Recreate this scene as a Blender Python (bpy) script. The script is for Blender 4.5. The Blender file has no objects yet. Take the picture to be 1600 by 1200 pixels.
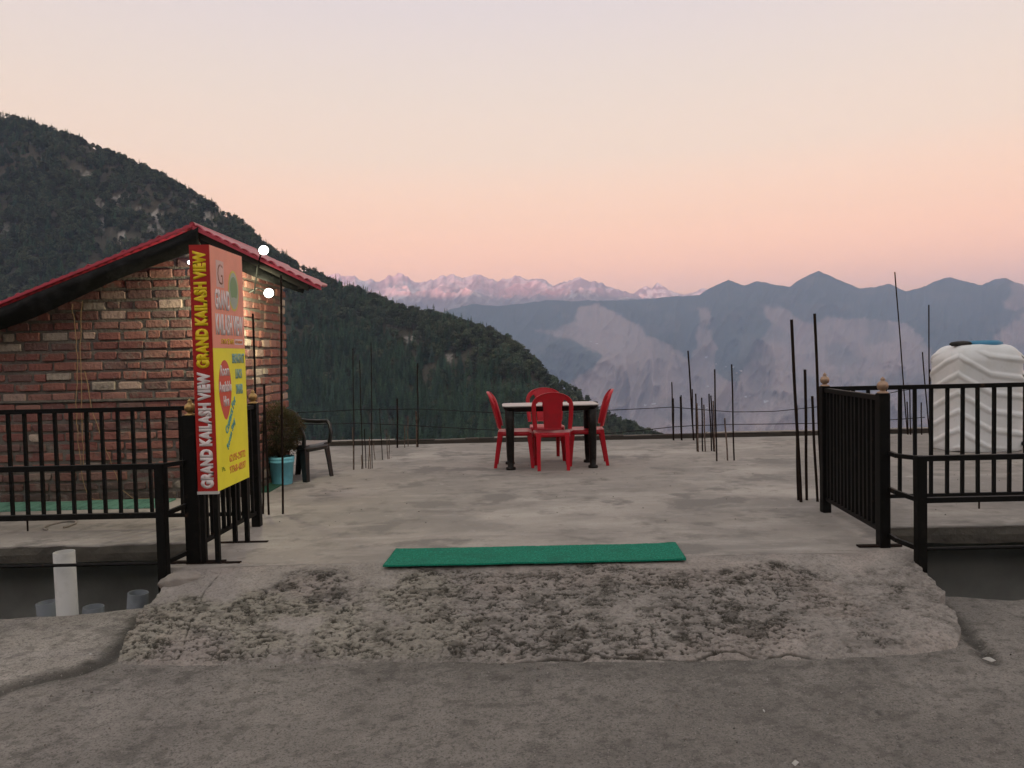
import bpy, bmesh, math, random
import numpy as np
from mathutils import Vector, Matrix, Euler
random.seed(7)
RNG = np.random.default_rng(11)
S = bpy.context.scene
C = S.collection

# ------------------------------------------------------------------ camera
FPX, EYE = 1180.0, 1.35
_p, _t = math.radians(2.13), math.radians(1.25)
cF = np.array([0, math.cos(_p), -math.sin(_p)])
_R0 = np.array([1.0, 0, 0]); _U0 = np.array([0, math.sin(_p), math.cos(_p)])
cR = _R0 * math.cos(_t) - _U0 * math.sin(_t)
cU = _U0 * math.cos(_t) + _R0 * math.sin(_t)
cam = bpy.data.cameras.new('camera'); cam.sensor_width = 36; cam.lens = FPX / 1600 * 36
cam.clip_start = 0.05; cam.clip_end = 60000
co = bpy.data.objects.new('camera', cam); C.objects.link(co); S.camera = co
m = Matrix.Identity(4)
for i in range(3):
    m[i][0] = cR[i]; m[i][1] = cU[i]; m[i][2] = -cF[i]
m[2][3] = EYE
co.matrix_world = m

# measuring the place: a sight line through a point of the photograph, met with a level or a depth
def ray(x, y): return cF * FPX + cR * (x - 800) - cU * (y - 600)
def gr(x, y, z=0.0):
    d = ray(x, y); k = (z - EYE) / d[2]
    return Vector((d[0] * k, d[1] * k, z))
def at(x, y, Y):
    d = ray(x, y); k = Y / d[1]
    return Vector((d[0] * k, Y, EYE + d[2] * k))
def topx(P):
    P = np.asarray(P, float); v = P - np.array([0, 0, EYE])
    k = np.maximum(v @ cF, 1e-6)
    return 800 + FPX * (v @ cR) / k, 600 - FPX * (v @ cU) / k

# ------------------------------------------------------------------ world, sun, exposure
EXPO = 2.6
SUN_EL, SUN_AZ = math.radians(1.5), math.radians(194)       # low sun behind the camera
w = bpy.data.worlds.new('World'); S.world = w; w.use_nodes = True
nt = w.node_tree; nt.nodes.clear()
out = nt.nodes.new('ShaderNodeOutputWorld'); bg = nt.nodes.new('ShaderNodeBackground')
sky = nt.nodes.new('ShaderNodeTexSky'); sky.sky_type = 'NISHITA'; sky.sun_disc = False
sky.sun_elevation = SUN_EL; sky.sun_rotation = SUN_AZ; sky.altitude = 2000; sky.air_density = 1; sky.dust_density = 2
tc = nt.nodes.new('ShaderNodeTexCoord'); sp = nt.nodes.new('ShaderNodeSeparateXYZ')
nt.links.new(tc.outputs['Generated'], sp.inputs[0])
cr = nt.nodes.new('ShaderNodeValToRGB'); nt.links.new(sp.outputs['Z'], cr.inputs[0])
def s2l(c): return tuple(((v / 255) / 12.92 if v / 255 <= .04045 else ((v / 255 + .055) / 1.055) ** 2.4) for v in c)
K = 2.4
SKY = [(0.0, (2.4, 1.04, .42)), (.06, (2.5, 1.06, .38)), (.106, (2.2, 1.0, .38)), (.172, (1.58, .90, .46)), (.25, (1.17, .87, .59)), (.326, (1.0, .82, .64)),
       (.413, (.86, .755, .70)), (.7, (.74, .72, .68)), (1.0, (.70, .69, .65))]
s2l = lambda c: tuple(v / K for v in c)
el = cr.color_ramp.elements
el[0].position = SKY[0][0]; el[0].color = (*s2l(SKY[0][1]), 1)
el[1].position = SKY[-1][0]; el[1].color = (*s2l(SKY[-1][1]), 1)
for p_, c_ in SKY[1:-1]:
    e = el.new(p_); e.color = (*s2l(c_), 1)
# the western (sunset) half of the sky, behind the camera, is brighter
mr = nt.nodes.new('ShaderNodeMapRange'); nt.links.new(sp.outputs['Y'], mr.inputs[0])
mr.inputs[1].default_value = -0.9; mr.inputs[2].default_value = 0.3; mr.inputs[3].default_value = 1.25 * K; mr.inputs[4].default_value = K
vm = nt.nodes.new('ShaderNodeVectorMath'); vm.operation = 'SCALE'
nt.links.new(cr.outputs[0], vm.inputs[0]); nt.links.new(mr.outputs[0], vm.inputs['Scale'])
sk2 = nt.nodes.new('ShaderNodeVectorMath'); sk2.operation = 'SCALE'; sk2.inputs['Scale'].default_value = 0.05
nt.links.new(sky.outputs[0], sk2.inputs[0])
ad = nt.nodes.new('ShaderNodeVectorMath'); ad.operation = 'ADD'
nt.links.new(vm.outputs[0], ad.inputs[0]); nt.links.new(sk2.outputs[0], ad.inputs[1])
nt.links.new(ad.outputs[0], bg.inputs[0]); bg.inputs[1].default_value = 2 ** -EXPO
nt.links.new(bg.outputs[0], out.inputs[0])

sl = bpy.data.lights.new('sun', 'SUN'); sl.energy = 5.0; sl.angle = math.radians(0.5); sl.color = (1.0, 0.37, 0.30)
so = bpy.data.objects.new('sun', sl); C.objects.link(so)
sd = Vector((math.sin(SUN_AZ) * math.cos(SUN_EL), math.cos(SUN_AZ) * math.cos(SUN_EL), math.sin(SUN_EL)))
so.rotation_euler = sd.to_track_quat('Z', 'Y').to_euler(); so.location = (0, -5, 60)

S.view_settings.view_transform = 'Standard'; S.view_settings.look = 'None'
S.view_settings.exposure = EXPO; S.view_settings.gamma = 1.0; S.view_settings.use_curve_mapping = False
S.render.engine = 'CYCLES'
S.cycles.use_denoising = True
S.cycles.max_bounces = 6; S.cycles.diffuse_bounces = 3; S.cycles.glossy_bounces = 2; S.cycles.volume_bounces = 2
S.cycles.transparent_max_bounces = 8

# ------------------------------------------------------------------ helpers
def tag(o, label=None, cat=None, group=None, kind=None):
    if label: o['label'] = label
    if cat: o['category'] = cat
    if group: o['group'] = group
    if kind: o['kind'] = kind
    return o
def thing(name, label, cat, loc=(0, 0, 0), rz=0.0, group=None):
    o = bpy.data.objects.new(name, None); C.objects.link(o); o.empty_display_size = .1
    o.location = loc; o.rotation_euler = (0, 0, rz)
    return tag(o, label, cat, group)
def link_mesh(name, me, mat, parent=None, smooth=False):
    o = bpy.data.objects.new(name, me); C.objects.link(o)
    if parent: o.parent = parent
    if mat:
        for mm in (mat if isinstance(mat, (list, tuple)) else [mat]): me.materials.append(mm)
    if smooth: me.shade_smooth()
    return o
class MB:
    """collects shapes for one mesh"""
    def __init__(s): s.v = []; s.f = []; s.c = []
    def add(s, vs, fs, col=None):
        n = len(s.v); s.v += [tuple(v) for v in vs]
        s.f += [tuple(i + n for i in f) for f in fs]
        s.c += [col] * len(fs); return s
    def box(s, a, b, col=None, rot=None, org=None):
        x0, y0, z0 = a; x1, y1, z1 = b
        vs = [Vector(p) for p in ((x0,y0,z0),(x1,y0,z0),(x1,y1,z0),(x0,y1,z0),(x0,y0,z1),(x1,y0,z1),(x1,y1,z1),(x0,y1,z1))]
        if rot is not None:
            o_ = Vector(org or (0, 0, 0)); vs = [rot @ (v - o_) + o_ for v in vs]
        return s.add(vs, [(0,3,2,1),(4,5,6,7),(0,1,5,4),(1,2,6,5),(2,3,7,6),(3,0,4,7)], col)
    def tube(s, pts, r, n=8, cap=True, sq=False):
        pts = [Vector(p) for p in pts]; rs = r if isinstance(r, (list, tuple)) else [r] * len(pts)
        vs = []; up = None
        for i, p in enumerate(pts):
            d = (pts[min(i + 1, len(pts) - 1)] - pts[max(i - 1, 0)]).normalized()
            if up is None:
                up = Vector((0, 0, 1)) if abs(d.z) < .9 else Vector((0, 1, 0))
            sd_ = d.cross(up).normalized(); up2 = sd_.cross(d).normalized(); up = up2
            for k in range(n):
                a = 2 * math.pi * k / n + (math.pi / 4 if sq else 0)
                q = rs[i] * (math.sqrt(2) if sq else 1)
                vs.append(p + sd_ * math.cos(a) * q + up2 * math.sin(a) * q)
        fs = []
        for i in range(len(pts) - 1):
            for k in range(n):
                a = i * n + k; b = i * n + (k + 1) % n
                fs.append((a, a + n, b + n, b))
        if cap:
            fs.append(tuple(range(n))); fs.append(tuple(reversed(range((len(pts) - 1) * n, len(pts) * n))))
        return s.add(vs, fs)
    def lathe(s, prof, org=(0, 0, 0), n=24, sq=1.0):
        vs = []; o_ = Vector(org)
        for r, z in prof:
            for k in range(n):
                a = 2 * math.pi * k / n; vs.append(o_ + Vector((r * math.cos(a), r * math.sin(a) * sq, z)))
        fs = [(i*n+k, i*n+(k+1)%n, (i+1)*n+(k+1)%n, (i+1)*n+k) for i in range(len(prof)-1) for k in range(n)]
        return s.add(vs, fs)
    def build(s, name, mat, parent=None, smooth=False, bevel=0.0, colattr=False):
        me = bpy.data.meshes.new(name); me.from_pydata(s.v, [], s.f)
        if colattr:
            ca = me.color_attributes.new('tint', 'FLOAT_COLOR', 'CORNER')
            arr = np.ones((len(me.loops), 4), np.float32); k = 0
            for f, c_ in zip(s.f, s.c):
                arr[k:k + len(f), :3] = c_ if c_ is not None else (1, 1, 1); k += len(f)
            ca.data.foreach_set('color', arr.ravel())
        bm = bmesh.new(); bm.from_mesh(me); bmesh.ops.recalc_face_normals(bm, faces=bm.faces)
        if bevel:
            bmesh.ops.bevel(bm, geom=bm.edges[:], offset=bevel, segments=2, affect='EDGES', clamp_overlap=True)
        bm.to_mesh(me); bm.free()
        return link_mesh(name, me, mat, parent, smooth)
def grid_mesh(name, P, mat, parent=None, col=None, smooth=True, attr='tint'):
    """P: (n,m,3) array"""
    n, m_ = P.shape[:2]
    idx = np.arange(n * m_).reshape(n, m_)
    q = np.stack([idx[:-1, :-1], idx[1:, :-1], idx[1:, 1:], idx[:-1, 1:]], -1).reshape(-1, 4)
    me = bpy.data.meshes.new(name)
    me.vertices.add(n * m_); me.vertices.foreach_set('co', P.reshape(-1).astype(np.float32))
    me.loops.add(q.size); me.loops.foreach_set('vertex_index', q.reshape(-1).astype(np.int32))
    me.polygons.add(len(q)); me.polygons.foreach_set('loop_start', (np.arange(len(q)) * 4).astype(np.int32))
    me.update(calc_edges=True)
    if col is not None:
        ca = me.color_attributes.new(attr, 'FLOAT_COLOR', 'POINT')
        a = np.ones((n * m_, 4), np.float32); a[:, :3] = col.reshape(-1, 3)
        ca.data.foreach_set('color', a.ravel())
    return link_mesh(name, me, mat, parent, smooth)
def copy_tree(o, parent=None):
    c = o.copy(); C.objects.link(c); c.parent = parent
    for ch in o.children: copy_tree(ch, c)
    return c
def _h(ix, iy, seed):
    n = (ix.astype(np.int64) * 374761393 + iy.astype(np.int64) * 668265263 + seed * 1442695041) & 0x7fffffff
    n = ((n ^ (n >> 13)) * 1274126177) & 0x7fffffff
    n = (n ^ (n >> 16)) & 0xffffff
    return n / float(0xffffff)
def vn(x, y, seed=0):
    ix = np.floor(x).astype(np.int64); iy = np.floor(y).astype(np.int64); fx = x - ix; fy = y - iy
    u = fx * fx * fx * (fx * (fx * 6 - 15) + 10); v = fy * fy * fy * (fy * (fy * 6 - 15) + 10)
    a = _h(ix, iy, seed); b = _h(ix + 1, iy, seed); c = _h(ix, iy + 1, seed); d = _h(ix + 1, iy + 1, seed)
    return a * (1 - u) * (1 - v) + b * u * (1 - v) + c * (1 - u) * v + d * u * v
def fbm(x, y, o=4, seed=0, g=.5):
    s = 0; a = 1; t = 0
    for k in range(o):
        ca, sa = math.cos(.6 * k), math.sin(.6 * k)
        s = s + a * vn((x * ca - y * sa) * 2 ** k + 17.3 * k, (x * sa + y * ca) * 2 ** k - 9.1 * k, seed + k); t += a; a *= g
    return s / t
def ridged(x, y, o=5, seed=0, g=.5):
    s = 0; a = 1; t = 0
    for k in range(o):
        ca, sa = math.cos(.7 * k), math.sin(.7 * k)
        n = 1 - np.abs(2 * vn((x * ca - y * sa) * 2 ** k + 3.7 * k, (x * sa + y * ca) * 2 ** k + 5.9 * k, seed + k) - 1)
        s = s + a * n * n; t += a; a *= g
    return s / t
def voro(x, y, seed=0):
    ix = np.floor(x).astype(np.int64); iy = np.floor(y).astype(np.int64)
    f1 = np.full(x.shape, 9.); f2 = np.full(x.shape, 9.); cid = np.zeros(x.shape)
    for dx in (-1, 0, 1):
        for dy in (-1, 0, 1):
            jx, jy = ix + dx, iy + dy
            d = np.hypot(jx + _h(jx, jy, seed) - x, jy + _h(jx, jy, seed + 5) - y)
            r = _h(jx, jy, seed + 9); nb = d < f1
            f2 = np.where(nb, f1, np.minimum(f2, d)); cid = np.where(nb, r, cid); f1 = np.where(nb, d, f1)
    return f1, f2, cid
def sst(a, b, x):
    t = np.clip((x - a) / (b - a), 0, 1); return t * t * (3 - 2 * t)
def segd(x, y, pts):
    d = np.full(np.shape(x), 1e9)
    for (ax, ay), (bx, by) in zip(pts[:-1], pts[1:]):
        vx, vy = bx - ax, by - ay; L = vx * vx + vy * vy + 1e-12
        t = np.clip(((x - ax) * vx + (y - ay) * vy) / L, 0, 1)
        d = np.minimum(d, np.hypot(x - ax - t * vx, y - ay - t * vy))
    return d
def inpoly(x, y, P):
    r = np.zeros(np.shape(x), bool); n = len(P); j = n - 1
    for i in range(n):
        xi, yi = P[i]; xj, yj = P[j]
        r ^= ((yi > y) != (yj > y)) & (x < (xj - xi) * (y - yi) / (yj - yi + 1e-12) + xi); j = i
    return r

# ------------------------------------------------------------------ materials
def material(name, col=(.5, .5, .5), rough=.8, metal=0.0, attr=None, noise=(), bump=(), spec=.3, emit=None, coord='Object', rnd=0.0, trans=0.0):
    """noise: (scale, detail, colour, low, high, stretch) layers mixed over the base; bump: (scale, detail, strength, distance)"""
    m = bpy.data.materials.new(name); m.use_nodes = True; t = m.node_tree; N = t.nodes; L = t.links
    b = N['Principled BSDF']; b.inputs['Roughness'].default_value = rough; b.inputs['Metallic'].default_value = metal
    b.inputs['Specular IOR Level'].default_value = spec
    tcn = N.new('ShaderNodeTexCoord'); src = tcn.outputs[coord]
    if attr:
        a = N.new('ShaderNodeVertexColor'); a.layer_name = attr; c = a.outputs[0]
        if col != (1, 1, 1):
            mx = N.new('ShaderNodeMix'); mx.data_type = 'RGBA'; mx.blend_type = 'MULTIPLY'; mx.inputs[0].default_value = 1
            L.new(c, mx.inputs[6]); mx.inputs[7].default_value = (*col, 1); c = mx.outputs[2]
    else:
        r = N.new('ShaderNodeRGB'); r.outputs[0].default_value = (*col, 1); c = r.outputs[0]
    for ly in noise:
        sc_, det, cc, lo, hi = ly[:5]; st = ly[5] if len(ly) > 5 else (1, 1, 1)
        mp = N.new('ShaderNodeMapping'); mp.inputs['Scale'].default_value = st; L.new(src, mp.inputs[0])
        mp.inputs['Location'].default_value = (sc_ * 3.1, det * 1.7, 5.3)
        nn = N.new('ShaderNodeTexNoise'); nn.inputs['Scale'].default_value = sc_; nn.inputs['Detail'].default_value = det
        nn.inputs['Roughness'].default_value = .62
        L.new(mp.outputs[0], nn.inputs['Vector'])
        mrr = N.new('ShaderNodeMapRange'); mrr.inputs[1].default_value = lo; mrr.inputs[2].default_value = hi
        L.new(nn.outputs[0], mrr.inputs[0])
        mx = N.new('ShaderNodeMix'); mx.data_type = 'RGBA'; L.new(mrr.outputs[0], mx.inputs[0])
        L.new(c, mx.inputs[6]); mx.inputs[7].default_value = (*cc, 1); c = mx.outputs[2]
    if rnd:
        oi = N.new('ShaderNodeObjectInfo'); mrr = N.new('ShaderNodeMapRange'); L.new(oi.outputs['Random'], mrr.inputs[0])
        mrr.inputs[3].default_value = 1 - rnd; mrr.inputs[4].default_value = 1 + rnd
        hs = N.new('ShaderNodeHueSaturation'); L.new(c, hs.inputs['Color']); L.new(mrr.outputs[0], hs.inputs['Value'])
        m2 = N.new('ShaderNodeMath'); m2.operation = 'FRACT'; m3 = N.new('ShaderNodeMath'); m3.operation = 'MULTIPLY'; m3.inputs[1].default_value = 7.31
        L.new(oi.outputs['Random'], m3.inputs[0]); L.new(m3.outputs[0], m2.inputs[0])
        mh = N.new('ShaderNodeMapRange'); L.new(m2.outputs[0], mh.inputs[0]); mh.inputs[3].default_value = .44; mh.inputs[4].default_value = .53
        L.new(mh.outputs[0], hs.inputs['Hue']); c = hs.outputs[0]
    L.new(c, b.inputs['Base Color'])
    prev = None
    for sc_, det, stg, dist in bump:
        nn = N.new('ShaderNodeTexNoise'); nn.inputs['Scale'].default_value = sc_; nn.inputs['Detail'].default_value = det
        L.new(src, nn.inputs['Vector'])
        bp = N.new('ShaderNodeBump'); bp.inputs['Strength'].default_value = stg; bp.inputs['Distance'].default_value = dist
        L.new(nn.outputs[0], bp.inputs['Height'])
        if prev: L.new(prev, bp.inputs['Normal'])
        prev = bp.outputs[0]
    if prev: L.new(prev, b.inputs['Normal'])
    if emit:
        b.inputs['Emission Color'].default_value = (*emit[0], 1); b.inputs['Emission Strength'].default_value = emit[1]
    return m
M = {}
M['slab'] = material('terrace concrete', (.325, .295, .265), .9, noise=[(1.1, 7, (.235, .215, .195), .42, .68), (.7, 7, (.42, .385, .345), .50, .66, (1, 2.0, 1)), (.45, 8, (.25, .23, .21), .52, .6), (11, 6, (.40, .37, .34), .6, .78),
            (3.5, 9, (.15, .14, .125), .53, .75), (1.8, 8, (.2, .185, .17), .55, .62), (1.3, 10, (.42, .385, .35), .56, .76, (.6, 2.2, 1)), (60, 3, (.27, .24, .21), .5, .9)], bump=[(7, 8, .35, .01), (120, 4, .3, .003)])
M['ramp'] = material('ramp concrete', (1, 1, 1), .92, attr='tint', noise=[(55, 6, (.12, .108, .095), .48, .85), (90, 3, (.40, .36, .33), .62, .75), (120, 3, (.05, .045, .038), .62, .72)], bump=[(60, 8, .5, .006), (220, 4, .4, .003)])
M['road'] = material('road concrete', (1, 1, 1), .9, attr='tint', noise=[(2.2, 12, (.12, .11, .10), .5, .9), (110, 5, (.055, .05, .045), .50, .72), (42, 8, (.08, .074, .066), .52, .72), (75, 3, (.27, .25, .23), .62, .72), (130, 2, (.42, .4, .37), .72, .76), (160, 2, (.24, .22, .2), .66, .8)], bump=[(30, 9, .5, .007), (150, 5, .8, .004)])
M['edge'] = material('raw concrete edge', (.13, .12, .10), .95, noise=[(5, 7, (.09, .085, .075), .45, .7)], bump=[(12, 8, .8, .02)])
M['under'] = material('basement plaster', (.38, .40, .37), .95, noise=[(2, 6, (.26, .27, .25), .4, .75)], bump=[(20, 6, .3, .01)])
M['brick'] = material('brick', (1, 1, 1), .9, attr='tint', noise=[(9, 7, (.2, .165, .14), .55, .70), (28, 6, (.12, .075, .06), .56, .82), (50, 5, (.34, .27, .23), .62, .80)], bump=[(30, 8, 1.0, .014), (150, 4, .4, .003)])
M['mortar'] = material('mortar', (.17, .15, .13), .95, noise=[(14, 7, (.12, .105, .09), .45, .7)], bump=[(35, 8, 1, .012)])
M['roof'] = material('crimson painted roof sheet', (.42, .035, .06), .38, noise=[(4, 6, (.26, .03, .04), .45, .75)], spec=.5, bump=[(30, 3, .1, .003)])
M['rooftrim'] = material('pink red roof trim', (.55, .07, .1), .35, spec=.5, noise=[(6, 5, (.35, .05, .07), .5, .8)])
M['tarp'] = material('black tarpaulin', (.008, .008, .008), .6, spec=.15, noise=[(5, 5, (.03, .03, .03), .5, .8)], bump=[(6, 6, .8, .04)])
M['timber'] = material('dark timber', (.03, .026, .022), .8, bump=[(30, 5, .4, .004)])
M['black'] = material('black railing paint', (.007, .007, .0065), .55, spec=.14, noise=[(18, 6, (.02, .017, .014), .55, .8), (6, 7, (.06, .035, .022), .66, .74)], bump=[(90, 4, .25, .002)])
M['brass'] = material('brass finial', (.42, .27, .11), .35, metal=.85, noise=[(40, 4, (.2, .12, .05), .45, .75)])
M['gold2'] = material('weathered pink gold finial', (.4, .28, .2), .45, metal=.6, noise=[(40, 4, (.25, .17, .12), .45, .75)])
M['rust'] = material('rusty rebar', (.020, .013, .010), .85, noise=[(14, 5, (.05, .027, .018), .55, .8)], spec=.1, bump=[(140, 2, .8, .003)])
M['rustpale'] = material('cement coated rebar', (.17, .125, .1), .9, noise=[(26, 5, (.06, .038, .028), .42, .62)], bump=[(140, 2, .8, .003)])
M['red'] = material('red moulded plastic', (.50, .010, .022), .36, spec=.35, noise=[(9, 4, (.36, .015, .025), .45, .75)], bump=[(220, 2, .08, .001)])
M['tabletop'] = material('pale laminate', (.44, .41, .39), .35, spec=.5, noise=[(4, 4, (.6, .54, .5), .5, .8)])
M['tabledark'] = material('dark brown plastic', (.010, .008, .007), .5, spec=.2, noise=[(20, 4, (.035, .03, .027), .5, .8)])
M['blackplastic'] = material('black moulded plastic', (.010, .010, .010), .3, spec=.5, noise=[(20, 4, (.04, .04, .04), .55, .85)])
M['blue'] = material('sky blue plastic', (.17, .5, .62), .45, noise=[(12, 5, (.12, .36, .46), .5, .8)], spec=.4)
M['lidblue'] = material('blue lid plastic', (.06, .25, .42), .45, noise=[(12, 5, (.1, .3, .42), .5, .8)])
M['soil'] = material('potting soil', (.04, .028, .02), 1.0)
M['bush'] = material('dry brown green foliage', (.075, .05, .026), .9, noise=[(9, 4, (.035, .045, .02), .42, .62), (30, 2, (.16, .09, .05), .62, .8)])
M['tank'] = material('white polyethylene', (.74, .76, .76), .38, spec=.4, noise=[(3, 7, (.64, .65, .62), .48, .75), (7, 8, (.5, .49, .45), .66, .8)], bump=[(40, 3, .06, .002)])
M['stone'] = material('dark stone', (.035, .033, .03), .85, bump=[(30, 6, .8, .01)])
M['matgreen'] = material('green artificial turf', (.006, .18, .11), .95, noise=[(100, 4, (.02, .34, .23), .5, .68), (130, 3, (.003, .08, .05), .54, .7), (5, 6, (.01, .13, .085), .5, .8), (9, 8, (.12, .16, .12), .68, .8)], bump=[(260, 3, 1, .006)])
M['matback'] = material('dark mat backing', (.01, .02, .016), .9)
M['mint'] = material('worn mint green turf', (.12, .27, .2), .95, noise=[(5, 6, (.06, .15, .11), .45, .65, (3, 1, 1)), (60, 3, (.2, .33, .27), .55, .8)], bump=[(150, 3, .8, .005)])
M['pvcwhite'] = material('white drain pipe', (.55, .55, .53), .5, noise=[(9, 5, (.42, .42, .39), .5, .8)])
M['pvcgrey'] = material('grey drain pipe', (.17, .19, .21), .5, noise=[(9, 5, (.12, .13, .14), .5, .8)])
M['cable'] = material('black cable', (.01, .01, .01), .6)
M['vine'] = material('dry straw vine', (.3, .2, .11), .9)
M['lump'] = material('pale cement lump', (.3, .27, .24), .95, noise=[(9, 6, (.2, .18, .16), .45, .7)], bump=[(25, 7, .7, .012)])
M['lamp'] = material('lit lamp glass', (1, 1, .95), .3, emit=((1, .98, .86), 1.8))
M['led'] = material('lit small led', (1, 1, 1), .3, emit=((.85, .88, 1), 1.2))
M['litter'] = material('white litter', (.42, .41, .38), .8)
M['pebble'] = material('loose grit', (.16, .145, .13), .95, noise=[(3, 2, (.34, .32, .29), .62, .68), (5, 2, (.05, .045, .04), .6, .7)])
M['leaf_con'] = material('conifer needles', (.066, .125, .076), .95, rnd=.55, noise=[(.9, 3, (.042, .075, .05), .42, .65)])
M['leaf_oak'] = material('oak leaves', (.092, .12, .068), .95, rnd=.6, noise=[(.9, 3, (.045, .055, .038), .42, .65), (.5, 2, (.12, .115, .075), .6, .75)])
M['bark'] = material('tree bark', (.05, .038, .03), .95)
M['hill'] = material('hillside soil', (1, 1, 1), .98, attr='tint', noise=[(.06, 7, (.05, .052, .036), .5, .72), (.35, 4, (.07, .06, .05), .6, .8)], bump=[(.25, 6, .6, 1.5)])
M['mid'] = material('far mountain slopes', (1, 1, 1), .98, attr='tint', noise=[(.004, 8, (.10, .11, .11), .60, .9)])
M['snowm'] = material('snow mountain', (1, 1, 1), .9, attr='tint', noise=[(.004, 7, (.3, .24, .25), .56, .72)])
M['ground'] = material('valley ground', (.1, .09, .075), .98, noise=[(.003, 7, (.05, .06, .04), .45, .65)])
for k, c_ in dict(p_red=(.44, .022, .018), p_salmon=(.88, .33, .22), p_yellow=(.95, .86, .03), t_yellow=(.86, .62, .01), t_white=(.78, .7, .68), t_teal=(.08, .42, .42),
                  t_blue=(.22, .45, .44), t_orange=(.8, .26, .06), t_green=(.2, .3, .02), e_green=(.2, .36, .16), e_rim=(.68, .6, .08), e_pale=(.42, .5, .4), e_dark=(.12, .22, .1),
                  p_logo=(.75, .5, .44), t_logo=(.42, .2, .14), o_red=(.66, .1, .05), p_frame=(.6, .58, .55)).items():
    M[k] = material('print ' + k[2:] + ' ' + k[0], c_, .42, spec=.4, noise=[(3, 3, tuple(v * .86 for v in c_), .45, .75)], bump=[(5, 3, .25, .012)] if k[0] == 'p' else ())

# ------------------------------------------------------------------ terrain
CREST = [(-1500, -60), (-700, 20), (-200, 110), (0, 182), (40, 193), (100, 213), (160, 235), (220, 261), (270, 285), (310, 309), (350, 334), (390, 358), (420, 390), (470, 420),
         (520, 446), (560, 460), (600, 476), (640, 492), (680, 499), (740, 517), (790, 536), (830, 567), (860, 598), (900, 616), (930, 636), (960, 655), (1000, 674), (1035, 690),
         (1100, 730), (1250, 800), (1500, 860)]
cx_, cy_ = zip(*CREST)
nx, ns = 460, 190
xs = np.concatenate([np.linspace(-1500, -40, 50), np.linspace(-36, 1060, 380), np.linspace(1070, 1500, 30)])
sv = np.concatenate([np.linspace(0, 1, 150), 1 + np.linspace(.02, 1.4, 40)])
def hill_pos(x, s):
    """x: photo column, s: 0 foot .. 1 crest .. beyond; returns x, y, z"""
    x = np.asarray(x, float); s = np.asarray(s, float)
    cy = np.interp(x, cx_, cy_); hy = 555.7 - (x - 800) * math.tan(_t)
    tc_ = (hy - cy) / FPX
    xr = (x - 800) / FPX
    Dc = np.interp(x, [-1500, 0, 300, 500, 700, 900, 1035, 1500], [1150, 950, 860, 760, 640, 520, 440, 400])
    Dc = Dc * (1 + .05 * (fbm(x / 70, x * 0, 3, 3) - .5))
    d0 = Dc * np.interp(x, [0, 500, 1035], [.42, .42, .5])
    tf = np.minimum(-.30, tc_ - .18)
    s1 = np.clip(s, 0, 1); dd = d0 + (Dc - d0) * s1
    wob = .035 * np.sin(s1 * math.pi) * (fbm(x / 110 + s1 * 1.3, s1 * 3.0, 4, 21) - .5) * 2
    gul = .02 * np.sin(s1 * math.pi) * (ridged(x / 60 + s1 * 1.5, s1 * 1.2, 3, 31) - .5)
    tt = tf + (tc_ - tf) * s1 ** .92 + wob + gul
    d2 = np.where(s > 1, (s - 1) * .45 * Dc, 0)
    y = dd + d2; z = EYE + tt * dd - d2 * .62
    return xr * y, y, z, dd
X, Sx = np.meshgrid(xs, sv, indexing='ij')
hx, hy_, hz, _ = hill_pos(X, Sx)
hz = hz + (fbm(hx / 14, hy_ / 14, 3, 8) - .5) * 2.5
px_, py_ = topx(np.stack([hx, hy_, hz], -1))
ROCK = [(152, 318, 6, 14), (168, 322, 10, 6), (160, 350, 5, 16), (246, 340, 9, 10), (219, 326, 6, 5), (190, 368, 8, 9), (305, 322, 12, 5), (325, 345, 10, 14), (342, 358, 18, 8),
        (135, 278, 10, 10), (185, 310, 20, 5), (10, 362, 12, 9), (240, 356, 14, 8), (300, 300, 9, 4), (905, 600, 14, 7), (930, 622, 16, 7), (950, 640, 12, 7), (880, 590, 8, 5), (700, 560, 5, 6), (640, 530, 8, 5), (1000, 668, 12, 6)]
def rockmask(px, py, grow=1.0):
    r = np.zeros(np.shape(px)); nz = (fbm(px / 5, py / 4, 4, 77) - .5) * 1.6
    for a, b, c_, d_ in ROCK:
        q = np.sqrt(((px - a) / (c_ * grow)) ** 2 + ((py - b) / (d_ * grow)) ** 2) + nz * 1.5
        r = np.maximum(r, sst(1.0, .8, q))
    return r
rm = rockmask(px_, py_)
n1 = fbm(hx / 60, hz / 40, 4, 5)
base = np.array([.11, .09, .066])[None, None] * (1 - n1[..., None]) + np.array([.06, .06, .04])[None, None] * n1[..., None]
col = base * (1 - rm[..., None]) + np.array([.36, .33, .29])[None, None] * rm[..., None] * (.6 + .6 * fbm(hx / 5, hz / 5, 2, 9))[..., None]
hill = grid_mesh('hillside', np.stack([hx, hy_, hz], -1), M['hill'], col=col); tag(hill, kind='structure')

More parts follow.
